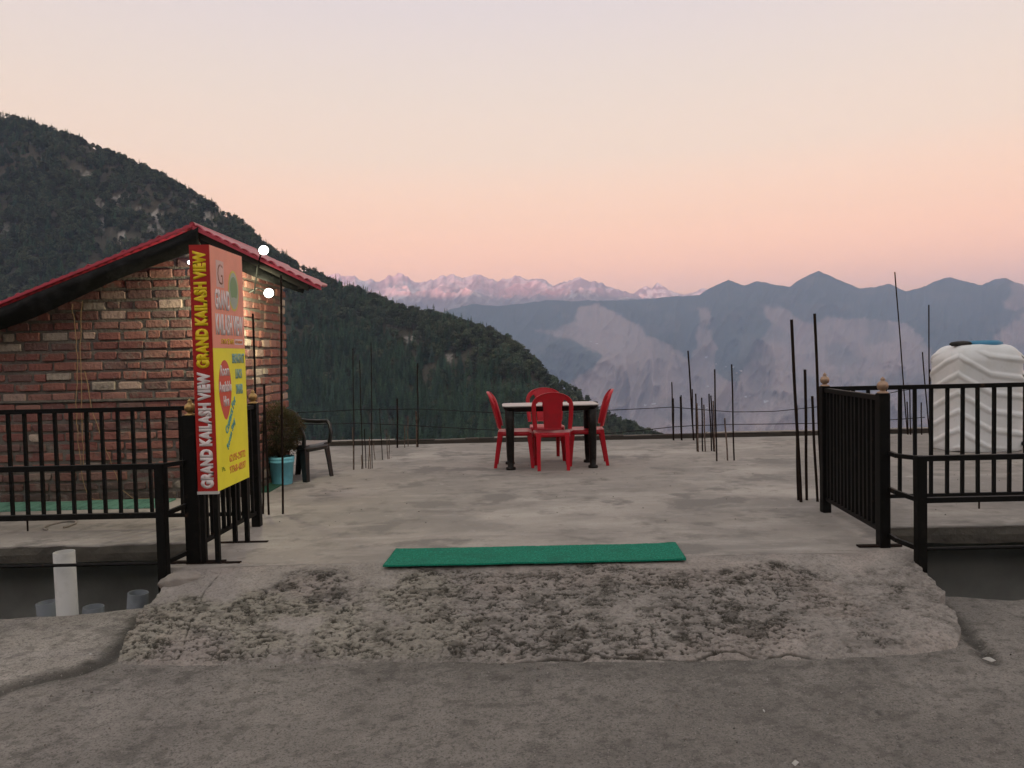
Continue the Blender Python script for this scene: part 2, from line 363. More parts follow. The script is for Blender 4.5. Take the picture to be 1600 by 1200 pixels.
# middle mountains
MID = [(-900, 470), (-300, 500), (200, 520), (500, 520), (640, 500), (690, 490), (705, 483), (740, 475), (780, 478), (820, 474), (860, 469), (900, 470), (950, 469), (1000, 468), (1060, 463),
       (1095, 461), (1110, 450), (1140, 438), (1165, 446), (1185, 439), (1210, 445), (1235, 448), (1250, 437), (1280, 423), (1310, 437), (1345, 451), (1365, 449), (1390, 443), (1417, 455),
       (1440, 450), (1460, 440), (1485, 433), (1510, 440), (1535, 446), (1550, 438), (1570, 434), (1600, 446), (1680, 455), (1800, 440), (2000, 460), (2300, 430), (2900, 450)]
def range_pos(xs, sv, prof, D0, D1, tf, rough, seed, crestj, sharp=1.0):
    a, b = zip(*prof); X, Sg = np.meshgrid(xs, sv, indexing='ij')
    cy = np.interp(X, a, b) + (fbm(X / 9, X * 0 + 3, 4, seed + 40, .62) - .5) * crestj
    hy = 555.7 - (X - 800) * math.tan(_t); tc_ = (hy - cy) / FPX; xr = (X - 800) / FPX
    s1 = np.clip(Sg, 0, 1); dd = D0 + (D1 - D0) * s1
    env = np.sin(np.minimum(s1, .999) * math.pi) ** .7
    warp = fbm(X / 150, s1 * 1.5, 2, seed + 3)
    rg = ridged(X / 80 - s1 * 1.9 + warp * .6, s1 * 1.8 + X / 300 + warp * .3, 5, seed, .48)
    tt = tf + (tc_ - tf) * s1 ** sharp + env * (rg - .45) * rough
    dd = dd - env * (rg - .4) * (D1 - D0) * .22
    d2 = np.where(Sg > 1, (Sg - 1) * (D1 * .35), 0)
    y = dd + d2; z = EYE + tt * dd - d2 * .55
    z = np.where(Sg > 1, np.maximum(z, -760 - Sg * 20), z)
    return np.stack([xr * y, y, z], -1), X, Sg, rg
svm = np.concatenate([np.linspace(0, 1, 210), 1 + np.linspace(.03, 1.0, 18)])
PM, Xm, Sm, rgm = range_pos(np.concatenate([np.linspace(-380, 560, 70), np.linspace(565, 1640, 640), np.linspace(1650, 1950, 40)]), svm, MID, 3300, 8000, -.19, .026, 60, 3.0)
ppx, ppy = topx(PM)
wx = ppx + (fbm(ppx / 26, ppy / 26, 5, 91, .6) - .5) * 26; wy = ppy + (fbm(ppx / 26 + 40, ppy / 26, 5, 92, .6) - .5) * 20
BARE = [[(905, 480), (940, 470), (962, 490), (1000, 510), (1050, 545), (1110, 580), (1200, 640), (1200, 760), (760, 760), (800, 690), (875, 606), (930, 574), (938, 555), (915, 540), (862, 522), (885, 508), (902, 498)],
        [(1090, 482), (1106, 484), (1101, 510), (1114, 540), (1112, 600), (1070, 600), (1085, 545), (1096, 510)],
        [(1193, 474), (1230, 481), (1260, 505), (1300, 495), (1370, 500), (1420, 508), (1452, 540), (1458, 580), (1470, 760), (1150, 760), (1150, 590), (1195, 530), (1206, 508)],
        [(1560, 472), (1600, 436), (1720, 440), (1700, 480), (1580, 484)], [(1560, 522), (1600, 490), (1800, 470), (2300, 540), (2300, 760), (1480, 760), (1548, 560)],
        [(560, 640), (780, 630), (1470, 668), (2300, 640), (2300, 800), (500, 800)], [(830, 512), (870, 519), (880, 525), (840, 518)]]
bare = np.zeros(ppx.shape)
for dx_, dy_ in ((0, 0), (3, 0), (-3, 0), (0, 3), (0, -3), (5, 5), (-5, -5)):
    r = np.zeros(ppx.shape, bool)
    for P_ in BARE: r |= inpoly(wx + dx_, wy + dy_, P_)
    bare += r / 7.0
bare = sst(.1, .9, bare)
dk = fbm(ppx / 55, ppy / 40, 5, 66)
bare = np.clip(bare * (1 - .45 * sst(.50, .70, dk)) * (.86 + .28 * fbm(ppx / 16 + ppy / 11, ppy / 12 - ppx / 40, 4, 68)) + .12 * sst(.56, .72, fbm(ppx / 30, ppy / 16, 4, 67)) , 0, 1)
cA = np.array([.045, .065, .06]); cB = np.array([.35, .265, .235])
colm = cA * (1 - bare[..., None]) + cB * bare[..., None]
midm = grid_mesh('mountain', PM, M['mid'], col=colm); tag(midm, kind='structure')

# snow range and the farther snow peak
FAR = [(-200, 470), (300, 450), (440, 442), (480, 436), (500, 432), (530, 429), (560, 434), (590, 441), (608, 434), (625, 427), (640, 434), (655, 441), (690, 433), (705, 429), (720, 431), (755, 432), (775, 438),
       (795, 436), (810, 431), (830, 440), (845, 434), (870, 446), (890, 438), (905, 434), (930, 440), (960, 450), (1000, 463), (1050, 476), (1150, 500)]
PF, Xf, Sf, rgf = range_pos(np.linspace(260, 1150, 560), np.concatenate([np.linspace(0, 1, 200), 1 + np.linspace(.03, .8, 14)]), FAR, 8700, 11000, .035, .032, 160, 11.0)
fx_, fy_ = topx(PF)
sn = .5 * fbm(fx_ / 5 + fy_ / 9, fy_ / 7, 5, 171) + .5 * rgf
snow = sst(.40, .66, sn + (462 - fy_) / 160 * .5 - .10 * sst(600, 1000, fx_))
colf = np.array([.36, .29, .30]) * (1 - snow[..., None]) + np.array([.74, .68, .69]) * snow[..., None]
farm = grid_mesh('mountain', PF, M['snowm'], col=colf); tag(farm, kind='structure')
FAR2 = [(930, 490), (975, 468), (992, 459), (1003, 451), (1012, 447), (1020, 452), (1030, 441), (1037, 446), (1046, 452), (1058, 458), (1072, 462), (1085, 457), (1100, 450), (1112, 452), (1135, 470), (1180, 490)]
PG, Xg, Sg_, rgg = range_pos(np.linspace(930, 1180, 200), np.concatenate([np.linspace(0, 1, 90), 1 + np.linspace(.03, .6, 10)]), FAR2, 11600, 12800, .045, .02, 190, 5.0)
gx_, gy_ = topx(PG); sn = sst(.38, .6, fbm(gx_ / 7, gy_ / 5, 4, 201))
colg = np.array([.4, .3, .28]) * (1 - sn[..., None]) + np.array([.85, .82, .8]) * sn[..., None]
fm2 = grid_mesh('mountain', PG, M['snowm'], col=colg); tag(fm2, kind='structure')

# unseen ridge added behind the camera to keep the low sun off the valley
bxs = np.linspace(-11500, 11500, 140); bys = np.linspace(-4300, -900, 60)
BX, BY = np.meshgrid(bxs, bys, indexing='ij')
prof = np.clip(1 - np.abs(BY + 2700) / np.where(BY > -2700, 1800, 1600), 0, 1)
BZ = -60 + prof * (1230 + 60 * (fbm(BX / 900, BX * 0, 4, 301) - .5)) + (ridged(BX / 900, BY / 700, 4, 303) - .5) * 120 * np.sin(prof * math.pi)
bk = grid_mesh('sun_block_ridge', np.stack([BX, BY, BZ], -1), M['ground']); tag(bk, kind='structure')

# ground sheet: level shelf under the building, falling to the valley
ga = np.concatenate([-np.geomspace(11800, 16, 60), np.linspace(-14, 14, 12), np.geomspace(16, 11800, 60)])
gb = np.concatenate([-np.geomspace(4400, 10, 50), np.linspace(-8, 14, 12), np.geomspace(16, 15500, 90)])
GX, GY = np.meshgrid(ga, gb, indexing='ij')
dv = np.maximum(GY - 13, 0)
GZ = -3.3 - np.minimum(dv * .6, 760) - np.where(dv > 0, 0, 0) + (fbm(GX / 90, GY / 90, 4, 401) - .5) * np.clip(dv / 20, 0, 1) * 14
GZ = GZ + np.where(GY < -30, np.clip((-GY - 30) * .05, 0, 60), 0) * 0
gs = grid_mesh('ground', np.stack([GX, GY, GZ], -1), M['ground']); tag(gs, kind='structure')

# ------------------------------------------------------------------ trees
def conifer_crown(seed, H=12.0, W=2.3):
    rn = random.Random(seed); mb = MB()
    z = H * .12
    while z < H * .985:
        t = (z - H * .12) / (H * .88); R = W * (1 - t) ** .85 * rn.uniform(.72, 1.12) + .12
        nb = max(4, int(8 * (1 - t) + 3)); a0 = rn.random() * 6.28
        for k in range(nb):
            if rn.random() < .1: continue
            a = a0 + 6.283 * k / nb + rn.uniform(-.3, .3); r = R * rn.uniform(.6, 1.15)
            d = Vector((math.cos(a), math.sin(a), 0)); sd_ = Vector((-d.y, d.x, 0))
            dr = rn.uniform(.15, .45)
            for j in range(4):
                q0 = (j + .1) / 4 * r; q1 = (j + 1.15) / 4 * r; wd = r * .28 * (1.1 - j * .2) * rn.uniform(.7, 1.2)
                for sg in (-1, 1):
                    p0 = d * q0 + Vector((0, 0, z - dr * q0)); p1 = d * q1 + Vector((0, 0, z - dr * q1 + rn.uniform(-.1, .12)))
                    p2 = d * (q0 * .6 + q1 * .4 + .1) + sd_ * sg * wd + Vector((0, 0, z - dr * q1 - rn.uniform(.1, .5)))
                    mb.add([p0, p1, p2], [(0, 1, 2)])
        z += H * rn.uniform(.035, .055)
    mb.add([Vector((-.12, 0, H * .9)), Vector((.12, 0, H * .9)), Vector((0, 0, H * 1.02))], [(0, 1, 2)])
    me = bpy.data.meshes.new('crown'); me.from_pydata(mb.v, [], mb.f); me.materials.append(M['leaf_con']); return me
def oak_crown(seed, H=8.5, W=3.2):
    rn = random.Random(seed); mb = MB()
    lobes = [(Vector((rn.uniform(-1, 1) * W * .5, rn.uniform(-1, 1) * W * .5, H * rn.uniform(.38, .85))), rn.uniform(.26, .5) * W) for _ in range(9)]
    for c_, R in lobes:
        for k in range(70):
            a = rn.random() * 6.283; cz = rn.uniform(-.7, 1); s_ = math.sqrt(1 - cz * cz); rr = R * rn.uniform(.7, 1.12)
            n = Vector((math.cos(a) * s_, math.sin(a) * s_, cz)); p = c_ + Vector((n.x * rr, n.y * rr, n.z * rr * .8))
            q = rn.uniform(.22, .42)
            u = Vector((rn.gauss(0, 1), rn.gauss(0, 1), rn.gauss(0, .6))).normalized(); v = n.cross(u).normalized()
            mb.add([p - u * q, p + v * q * .7, p + u * q, p - v * q * .7], [(0, 1, 2, 3)])
    me = bpy.data.meshes.new('crown'); me.from_pydata(mb.v, [], mb.f); me.materials.append(M['leaf_oak']); return me
def trunk_mesh(H, seed, limbs):
    rn = random.Random(seed); mb = MB()
    mb.tube([(0, 0, -1), (rn.uniform(-.1, .1), 0, H * .35), (rn.uniform(-.15, .15), rn.uniform(-.1, .1), H * .92)], [.22, .15, .03], 6)
    for k in range(limbs):
        a = rn.random() * 6.28; z = H * rn.uniform(.25, .6)
        mb.tube([(0, 0, z), (math.cos(a) * 1.1, math.sin(a) * 1.1, z + rn.uniform(.3, 1.2))], [.08, .03], 5)
    me = bpy.data.meshes.new('trunk'); me.from_pydata(mb.v, [], mb.f); me.materials.append(M['bark']); return me
CON = [conifer_crown(s, 12, w_) for s, w_ in ((1, 2.3), (2, 2.0), (3, 2.7), (4, 2.2))]
OAK = [oak_crown(s) for s in (11, 12, 13)]
TC = trunk_mesh(12, 5, 2); TO = trunk_mesh(7, 6, 4)
# forest: one mass of trees on the hill (instances), many kinds of proto
protos = bpy.data.collections.new('forest_protos')
for i, (me, tr) in enumerate([(m_, TC) for m_ in CON] + [(m_, TO) for m_ in OAK]):
    jm = bmesh.new(); jm.from_mesh(me); nf = len(jm.faces); jm.from_mesh(tr); jm.faces.ensure_lookup_table()
    for f in jm.faces[nf:]: f.material_index = 1
    mm = bpy.data.meshes.new('tree'); jm.to_mesh(mm); jm.free(); mm.materials.append(me.materials[0]); mm.materials.append(M['bark'])
    o = bpy.data.objects.new('proto_%02d' % i, mm); protos.objects.link(o)
NT = 62000
rx = RNG.uniform(-420, 1060, NT); rs_ = np.where(RNG.random(NT) < .1, RNG.uniform(.95, 1.03, NT), RNG.uniform(.0, 1.02, NT))
tx, ty, tz, tdd = hill_pos(rx, np.minimum(rs_, 1.03))
tz = tz + (fbm(tx / 14, ty / 14, 3, 8) - .5) * 2.5
qx, qy = topx(np.stack([tx, ty, tz], -1))
acc = RNG.random(NT) < np.clip(tdd / 950, .25, 1) * 1.0                       # even density over the ground
acc &= rockmask(qx, qy + 0, 1.15) < .35
acc &= (qy < 760)
clear = fbm(tx / 35, tz / 22, 3, 55)
acc &= ~((clear > .59) & (RNG.random(NT) < .8))
# ridge edge and the dry spur carry sparser, smaller growth
spur = sst(840, 960, qx); acc &= RNG.random(NT) > spur * .35
tx, ty, tz, qx, qy, srow = tx[acc], ty[acc], tz[acc], qx[acc], qy[acc], rs_[acc]
n = len(tx)
pc = fbm(tx / 80, tz / 60, 3, 44)
lower = sst(400, 470, qx) * sst(.93, .8, srow)      # plantation of conifers right of the house
pcon = np.clip(.22 + lower * .72 + (pc - .5) * .8 - .35 * sst(850, 950, qx), .04, .97)
isc = RNG.random(n) < pcon
idx = np.where(isc, RNG.integers(0, 4, n), 4 + RNG.integers(0, 3, n))
sc = RNG.uniform(.7, 1.45, n) * np.where(isc, 1.05, 1.15) * (1 - .5 * sst(840, 940, qx)) * (1 - .2 * sst(.93, 1.0, srow))
me = bpy.data.meshes.new('forest'); me.vertices.add(n)
me.vertices.foreach_set('co', np.stack([tx, ty, tz - .3], -1).ravel().astype(np.float32))
for nm, tp, arr in (('idx', 'INT', idx.astype(np.int32)), ('siz', 'FLOAT', sc.astype(np.float32)), ('rot', 'FLOAT', RNG.uniform(0, 6.28, n).astype(np.float32))):
    a = me.attributes.new(nm, tp, 'POINT'); a.data.foreach_set('value', arr)
forest = link_mesh('forest', me, None); tag(forest, 'dense dark green forest covering the hillside left of the terrace', kind='stuff')
ng = bpy.data.node_groups.new('forest', 'GeometryNodeTree')
ng.interface.new_socket('Geometry', in_out='INPUT', socket_type='NodeSocketGeometry'); ng.interface.new_socket('Geometry', in_out='OUTPUT', socket_type='NodeSocketGeometry')
gi = ng.nodes.new('NodeGroupInput'); go = ng.nodes.new('NodeGroupOutput')
mp = ng.nodes.new('GeometryNodeMeshToPoints'); ip = ng.nodes.new('GeometryNodeInstanceOnPoints'); ci = ng.nodes.new('GeometryNodeCollectionInfo')
ci.inputs['Collection'].default_value = protos; ci.inputs['Separate Children'].default_value = True; ci.inputs['Reset Children'].default_value = True
def na(nm, tp):
    q = ng.nodes.new('GeometryNodeInputNamedAttribute'); q.data_type = tp; q.inputs[0].default_value = nm; return q.outputs[0]
cx = ng.nodes.new('ShaderNodeCombineXYZ'); l = ng.links.new
l(gi.outputs[0], mp.inputs[0]); l(mp.outputs[0], ip.inputs['Points']); l(ci.outputs[0], ip.inputs['Instance'])
ip.inputs['Pick Instance'].default_value = True
l(na('idx', 'INT'), ip.inputs['Instance Index']); l(na('rot', 'FLOAT'), cx.inputs[2]); l(cx.outputs[0], ip.inputs['Rotation']); l(na('siz', 'FLOAT'), ip.inputs['Scale'])
l(ip.outputs[0], go.inputs[0])
md = forest.modifiers.new('forest', 'NODES'); md.node_group = ng
# trees one can tell apart against the sky, along the crest
def tree_thing(name, crown, trunk, label, group, loc, s, rz):
    t = thing(name, label, 'tree', loc, rz, group); t.scale = (s, s, s)
    link_shared('crown', crown, t); link_shared('trunk', trunk, t); return t
def link_shared(name, me, parent):
    o = bpy.data.objects.new(name, me); C.objects.link(o); o.parent = parent; return o
for k in range(90):
    x = random.uniform(2, 1030); oak = random.random() < (.75 if x < 480 or x > 800 else .45)
    a, b, c_, _d = hill_pos(np.array([x]), np.array([1.0]))
    s = random.uniform(.7, 1.3) * (.55 if x > 830 else 1)
    if oak: tree_thing('bushy_tree', random.choice(OAK), TO, 'small bushy dark tree standing out against the sky along the crest of the forested hill', 'bushy trees along the hill crest', (a[0], b[0], c_[0] - .4), s, random.random() * 6.28)
    else: tree_thing('conifer_tree', random.choice(CON), TC, 'small pointed conifer standing out against the sky along the crest of the forested hill', 'conifers along the hill crest', (a[0], b[0], c_[0] - .4), s * .8, random.random() * 6.28)

# far white houses on the mountain foot
M['farwall'] = material('whitewash', (.8, .78, .76), .8); M['farroof'] = material('pale tin roof', (.6, .6, .62), .5)
hb = MB(); hb.box((-14, -5, 0), (14, 5, 6)); hw_me = None
h0 = None
for q_, (a, b) in enumerate([(1104, 559), (1119, 569), (1135, 573), (1146, 574), (1150, 583), (1157, 580), (1107, 604), (1164, 620), (1170, 619), (1198, 628), (1090, 636), (1105, 637), (1010, 634), (1022, 632), (923, 534), (932, 537)]):
    k = np.argmin((ppx - a) ** 2 + (ppy - b) ** 2 + np.where(Sm > 1, 1e9, 0)); P_ = PM.reshape(-1, 3)[k]
    if h0 is None:
        h0 = thing('house', 'tiny white house on the lower slope of the hazy mountain across the valley', 'house', P_, 0, 'far white houses across the valley')
        MB().box((-15, -6, -6), (15, 6, 7)).build('wall', M['farwall'], h0)
        MB().add([(-16, -7, 7.02), (16, -7, 7.02), (16, 7, 7.02), (-16, 7, 7.02), (-16, 0, 11), (16, 0, 11)], [(0, 1, 5, 4), (2, 3, 4, 5), (0, 4, 3), (1, 2, 5), (0, 3, 2, 1)]).build('roof', M['farroof'], h0)
    else:
        c_ = copy_tree(h0); c_.location = P_; sc_ = random.uniform(.5, 1.1); c_.scale = (sc_, sc_, sc_ * .8); c_.rotation_euler.z = random.uniform(-.4, .4)

# ------------------------------------------------------------------ road, ramp, terrace
ZR = -.27
rxs = np.concatenate([np.linspace(-30, -5, 20), np.linspace(-4.9, 4.9, 420), np.linspace(5, 30, 20)])
rys = np.concatenate([np.linspace(-12, 2.2, 24), np.linspace(2.25, 4.93, 200)])
RX, RY = np.meshgrid(rxs, rys, indexing='ij')
edge_y = np.interp(rxs, [-30, -3.3, -2.5, -2.2, 2.6, 2.8, 3.3, 30], [4.7, 4.72, 4.88, 4.93, 4.93, 4.8, 4.74, 4.7]) + (fbm(rxs * 2.5, rxs * 0, 4, 500) - .5) * .12
t = (RY - 2.2) / (4.93 - 2.2)
RY = np.where(RY > 2.2, 2.2 + t * (edge_y[:, None] - 2.2), RY)
Z = ZR + (fbm(RX * .8, RY * .8, 4, 501) - .5) * .02 + (fbm(RX * 12, RY * 12, 5, 502) - .5) * .006
step = [tuple(gr(x, y, ZR)[:2]) for x, y in ((-120, 1120), (0, 1082), (70, 1062), (120, 1052), (165, 1036), (200, 1000), (225, 965))]
sdst = segd(RX, RY, step) + (fbm(RX * 12, RY * 12, 3, 503) - .5) * .05
sx = np.interp(RY, [p[1] for p in sorted(step, key=lambda p: p[1])], [p[0] for p in sorted(step, key=lambda p: p[1])])
pad = sst(.03, -.12, RX - sx) * (RY > 3.2)
Z = Z + pad * .014 - sst(.05, .0, sdst) * .022
rcr = [tuple(gr(x, y, ZR)[:2]) for x, y in ((1462, 938), (1490, 965), (1512, 990), (1535, 1012), (1552, 1030))]
sd2 = segd(RX, RY, rcr) + (fbm(RX * 14, RY * 14, 3, 505) - .5) * .04
Z = Z - sst(.07, 0, sd2) * .03
crk = [tuple(gr(x, y, ZR)[:2]) for x, y in ((1370, 1110), (1385, 1130), (1400, 1140), (1408, 1165), (1430, 1215))]
sd3 = segd(RX, RY, crk) + (fbm(RX * 20, RY * 20, 3, 507) - .5) * .03
lay = sst(.6, .68, fbm(RX * 1.6, RY * 9, 4, 508)) * sst(.35, .0, np.abs(RY - 3.78)) * sst(1.3, .5, np.abs(RX - .6))
Z = Z + lay * .006 - sst(.012, 0, sd3) * .01
a1 = fbm(RX * .6, RY * .6, 6, 510, .6); a2 = fbm(RX * 3.1, RY * 4.1, 6, 511, .6); a3 = fbm(RX * 25, RY * 25, 3, 512)
g_ = .16 * (.5 + 1.0 * a1) * (.9 + .2 * a2) * (.88 + .24 * a3)
colr = g_[..., None] * np.array([1.07, .98, .88])
colr = colr * (1 + .45 * pad[..., None]) * (1.2 + .16 * sst(.48, .66, fbm(RX * 5, RY * 5, 6, 519, .65))[..., None])
dirt_shade = np.clip(.75 * sst(.11, .01, sdst) + .75 * sst(.08, 0, sd2) + .7 * sst(.012, .002, sd3) + .35 * sst(.64, .7, fbm(RX * 20, RY * 20, 2, 515)), 0, .85)  # dirt specks, plus shade of the grooves painted dark into the colour
nr = sst(.25, .0, np.abs(RY - 3.9)) * .3 * sst(2.6, 2.2, np.abs(RX)); dirt_shade = np.clip(dirt_shade + nr * fbm(RX * 4, RY * 9, 3, 516), 0, .9)
colr = colr * (1 - dirt_shade[..., None]) + np.array([.035, .032, .026]) * dirt_shade[..., None]
P = np.stack([RX, RY, Z], -1)
sk = P[:, -1:].copy(); sk[..., 1] += .0; sk1 = sk.copy(); sk1[..., 2] = ZR - .16; sk1[..., 1] -= .02; sk2_ = sk.copy(); sk2_[..., 2] = -3.4
P = np.concatenate([P, sk1, sk2_], 1); colr = np.concatenate([colr, colr[:, -1:] * .8, colr[:, -1:] * .8], 1)
tag(grid_mesh('road', P, M['road'], col=colr), kind='structure')

# ramp: rough broken concrete from the road to the bridge slab
nu, nv = 1050, 330
u = np.linspace(0, 1, nu)[:, None] * np.ones((1, nv)); v = np.linspace(0, 1, nv)[None] * np.ones((nu, 1))
xl = np.interp(v, [0, .1, .5, .9, 1], [-2.2, -2.22, -2.24, -2.26, -2.3]) + (fbm(v * 9, v * 0, 4, 521) - .5) * .10
xr_ = np.interp(v, [0, .06, .2, .6, 1], [2.38, 2.46, 2.5, 2.58, 2.62]) + (fbm(v * 9, v * 0 + 7, 4, 522) - .5) * .10
UX = xl + (xr_ - xl) * u
yb = np.interp(UX, [-2.25, -2.1, -1, 0, .7, 1.2, 1.7, 2.1, 2.35, 2.5], [4.10, 4.0, 3.95, 3.92, 3.86, 3.85, 3.88, 3.93, 4.0, 4.12]) + (fbm(UX * 2.6, UX * 0, 6, 523, .6) - .5) * .09
VY = yb + (4.98 + (fbm(UX * 3, UX * 0 + 2, 5, 524) - .5) * .16 - yb) * v
h = np.interp(v, [0, .03, .1, .5, .86, .95, 1], [ZR - .012, ZR + .012, ZR + .045, ZR + .155, -.016, .003, .0065])
big = (fbm(UX * 1.5, VY * 1.5, 4, 530) - .5)
pm = fbm(UX * 1.25 + 2.2, VY * 1.9, 4, 531); fine = fbm(UX * 5, VY * 7, 3, 532)
smooth_top = sst(.80, .90, v + (fbm(UX * 3, VY * 3, 3, 533) - .5) * .3 + .35 * sst(-1.35, -1.9, UX) + .1 * sst(1.0, 1.7, UX) * 0)
crumb = np.clip(sst(.30, .50, pm * .6 + fine * .42) * (1 - smooth_top), 0, 1) * sst(.0, .08, v)
crumb = np.clip(crumb * (1 - .75 * sst(1.55, 2.1, UX + (fbm(UX * 3, VY * 4, 3, 534) - .5) * 1.6)) + .10 * (1 - smooth_top), 0, 1)
wxv = UX + (fbm(UX * 22, VY * 26, 4, 540) - .5) * .09; wyv = VY + (fbm(UX * 22 + 9, VY * 26, 4, 541) - .5) * .09
f1, f2, cid = voro(wxv * 24, wyv * 27, 3); f1b, f2b, cidb = voro(wxv * 52, wyv * 58, 8)
na_ = fbm(UX * 10, VY * 24, 4, 546, .6); nb_ = fbm(UX * 21 + 3, VY * 46, 4, 547, .6)
la = sst(.86, .97, 1 - np.abs(2 * na_ - 1) * 1.0); lb = sst(.84, .96, 1 - np.abs(2 * nb_ - 1))
brk = sst(.46, .58, fbm(UX * 9, VY * 14, 3, 548)); brk2 = sst(.44, .60, fbm(UX * 16, VY * 22, 3, 549))
pit = sst(.62, .70, fbm(UX * 38, VY * 62, 4, 551))
cre = np.clip(la * brk + pit * .5, 0, 1); creb = np.clip(lb * brk2 + pit * .6, 0, 1)
Zr = h + big * .02 * np.sin(np.clip(v, 0, 1) * math.pi) - crumb * (cre * .011 + creb * .006) + crumb * ((na_ - .5) * .03 + (nb_ - .5) * .014) + (fbm(UX * 40, VY * 40, 5, 545) - .5) * .010 * (1 - .6 * smooth_top)
cr1 = [tuple(gr(x, y, ZR + .02)[:2]) for x, y in ((700, 1030), (760, 1034), (860, 1028), (905, 1029), (930, 1023), (960, 1027), (1085, 1030), (1120, 1022), (1150, 1021), (1190, 1028), (1230, 1022), (1290, 1027), (1310, 1035), (1400, 1037), (1480, 1030))]
cr2 = [tuple(gr(x, y, ZR + .02)[:2]) for x, y in ((1100, 1027), (1135, 1040), (1190, 1046), (1280, 1038), (1310, 1036))]
cr3 = [tuple(gr(x, y, -.04)[:2]) for x, y in ((285, 960), (300, 935), (320, 915), (345, 900))]
cd = np.minimum(np.minimum(segd(UX, VY, cr1), segd(UX, VY, cr2)), segd(UX, VY, cr3) + .007) + (fbm(UX * 25, VY * 25, 3, 550) - .5) * .014
Zr = Zr - sst(.013, 0, cd) * .016
moss = sst(.48, .66, fbm(UX * 1.3 + 5, VY * 1.6, 4, 560)) * sst(1.2, -1.5, UX)
g_ = .27 * (.78 + .44 * fbm(UX * 4, VY * 4, 5, 561)) * (.85 + .3 * fbm(UX * 22, VY * 22, 3, 562))
colp = g_[..., None] * np.array([1.08, .98, .89])
colp = colp * (1 - .35 * crumb[..., None]) + colp * np.array([.92, .98, .74]) * (.35 * crumb * 1.0)[..., None] * moss[..., None] + colp * (.20 * crumb * (1 - moss))[..., None]
dr = np.clip(crumb * (cre * .9 + creb * .75) + .95 * sst(.014, .002, cd) + .5 * sst(.55, .7, fbm(UX * 9, VY * 12, 4, 563)) * crumb, 0, .92)
colp = colp * (1 - dr[..., None]) + np.array([.03, .027, .02]) * dr[..., None]
pink = sst(.5, .62, fbm(UX * 2.2, VY * 3, 3, 565)); colp = colp * (1 + pink[..., None] * np.array([.10, .07, .06]))
P = np.stack([UX, VY, Zr], -1)
def skirt(P, col, z, side):
    a = {'l': P[:1], 'r': P[-1:], 'b': P[:, :1], 't': P[:, -1:]}[side].copy(); a[..., 2] = z
    c_ = {'l': col[:1], 'r': col[-1:], 'b': col[:, :1], 't': col[:, -1:]}[side].copy()
    ax = 0 if side in 'lr' else 1
    return (np.concatenate([a, P] if side in 'lb' else [P, a], ax), np.concatenate([c_, col] if side in 'lb' else [col, c_], ax))
for sd_ in 'lrb': P, colp = skirt(P, colp, -.62, sd_)
tag(grid_mesh('ramp', P, M['ramp'], col=colp), kind='structure')

def rough_slab(name, x0, x1, y0, y1, th, mat, seed, n=160, ny=60, amp=.03, zt=0.0):
    xs_ = np.linspace(x0, x1, n); ys_ = np.linspace(y0, y1, ny); A, B = np.meshgrid(xs_, ys_, indexing='ij')
    tt = (B - y0) / (y1 - y0)
    B = B + (1 - tt) ** 3 * (fbm(A * 2.5, A * 0, 4, seed) - .5) * amp * 2
    Zt = zt + (fbm(A * .5, B * .5, 3, seed + 1) - .5) * .006
    P = np.stack([A, B, Zt], -1)
    rows = []
    for k, (dz, dy) in enumerate([(-.012, .004), (-th * .5, 0), (-th, .012), (-th - .001, .35)]):
        r = P[:, :1].copy(); r[..., 2] = zt + dz + (fbm(r[..., 0] * 7, r[..., 0] * 0 + k, 3, seed + 5) - .5) * .02 * (k > 1); r[..., 1] += dy + (fbm(r[..., 0] * 9, r[..., 0] * 0 + k * 3, 3, seed + 6) - .5) * .02
        rows.insert(0, r)
    P = np.concatenate(rows + [P], 1)
    for sd_, dx in (('l', 0), ('r', 0)):
        P, _c = skirt(P, np.zeros(P.shape), zt - th, sd_)
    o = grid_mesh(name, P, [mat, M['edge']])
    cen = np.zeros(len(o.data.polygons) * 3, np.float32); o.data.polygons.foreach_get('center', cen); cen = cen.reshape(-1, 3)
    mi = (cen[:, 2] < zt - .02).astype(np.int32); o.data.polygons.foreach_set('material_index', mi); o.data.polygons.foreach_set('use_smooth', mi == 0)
    return o
tr = rough_slab('terrace', -14, 16, 5.62, 11.95, .13, M['slab'], 600, n=500, ny=120)
tag(tr, kind='structure')
# bridge slab between ramp and terrace, with the narrow broken sides
bx = np.linspace(-2.34, 2.68, 300); by = np.linspace(4.93, 5.66, 60); A, B = np.meshgrid(bx, by, indexing='ij')
A = A + sst(.3, 0, 2.68 - A) * (fbm(B * 6, B * 0, 4, 611) - .5) * .12 - sst(.3, 0, A + 2.34) * (fbm(B * 6, B * 0, 4, 612) - .5) * .12
P = np.stack([A, B, .004 + (fbm(A * 2, B * 2, 3, 613) - .5) * .006], -1)
for sd_ in 'lr': P, _c = skirt(P, np.zeros(P.shape), -.16, sd_)
for sd_ in 'bt': P, _c = skirt(P, np.zeros(P.shape), -.16, sd_)
tag(grid_mesh('path', P, M['slab']), kind='structure')
# walls of the storey below, seen in the gap
bw = MB(); bw.box((-14, 6.3, -3.4), (16, 6.5, -.10)); o = bw.build('basement_wall', M['under']); tag(o, 'grey plastered basement wall seen in the dark gap under the terrace slab', 'wall')
for x, sd_ in ((-2.2, 'left'), (2.2, 'right')):
    o = MB().box((x, 4.95, -3.4), (x + .3, 6.29, -.17)).build('bridge_support', M['edge']); tag(o, 'raw concrete wall under the %s edge of the entrance slab, in the dark gap' % sd_, 'support')
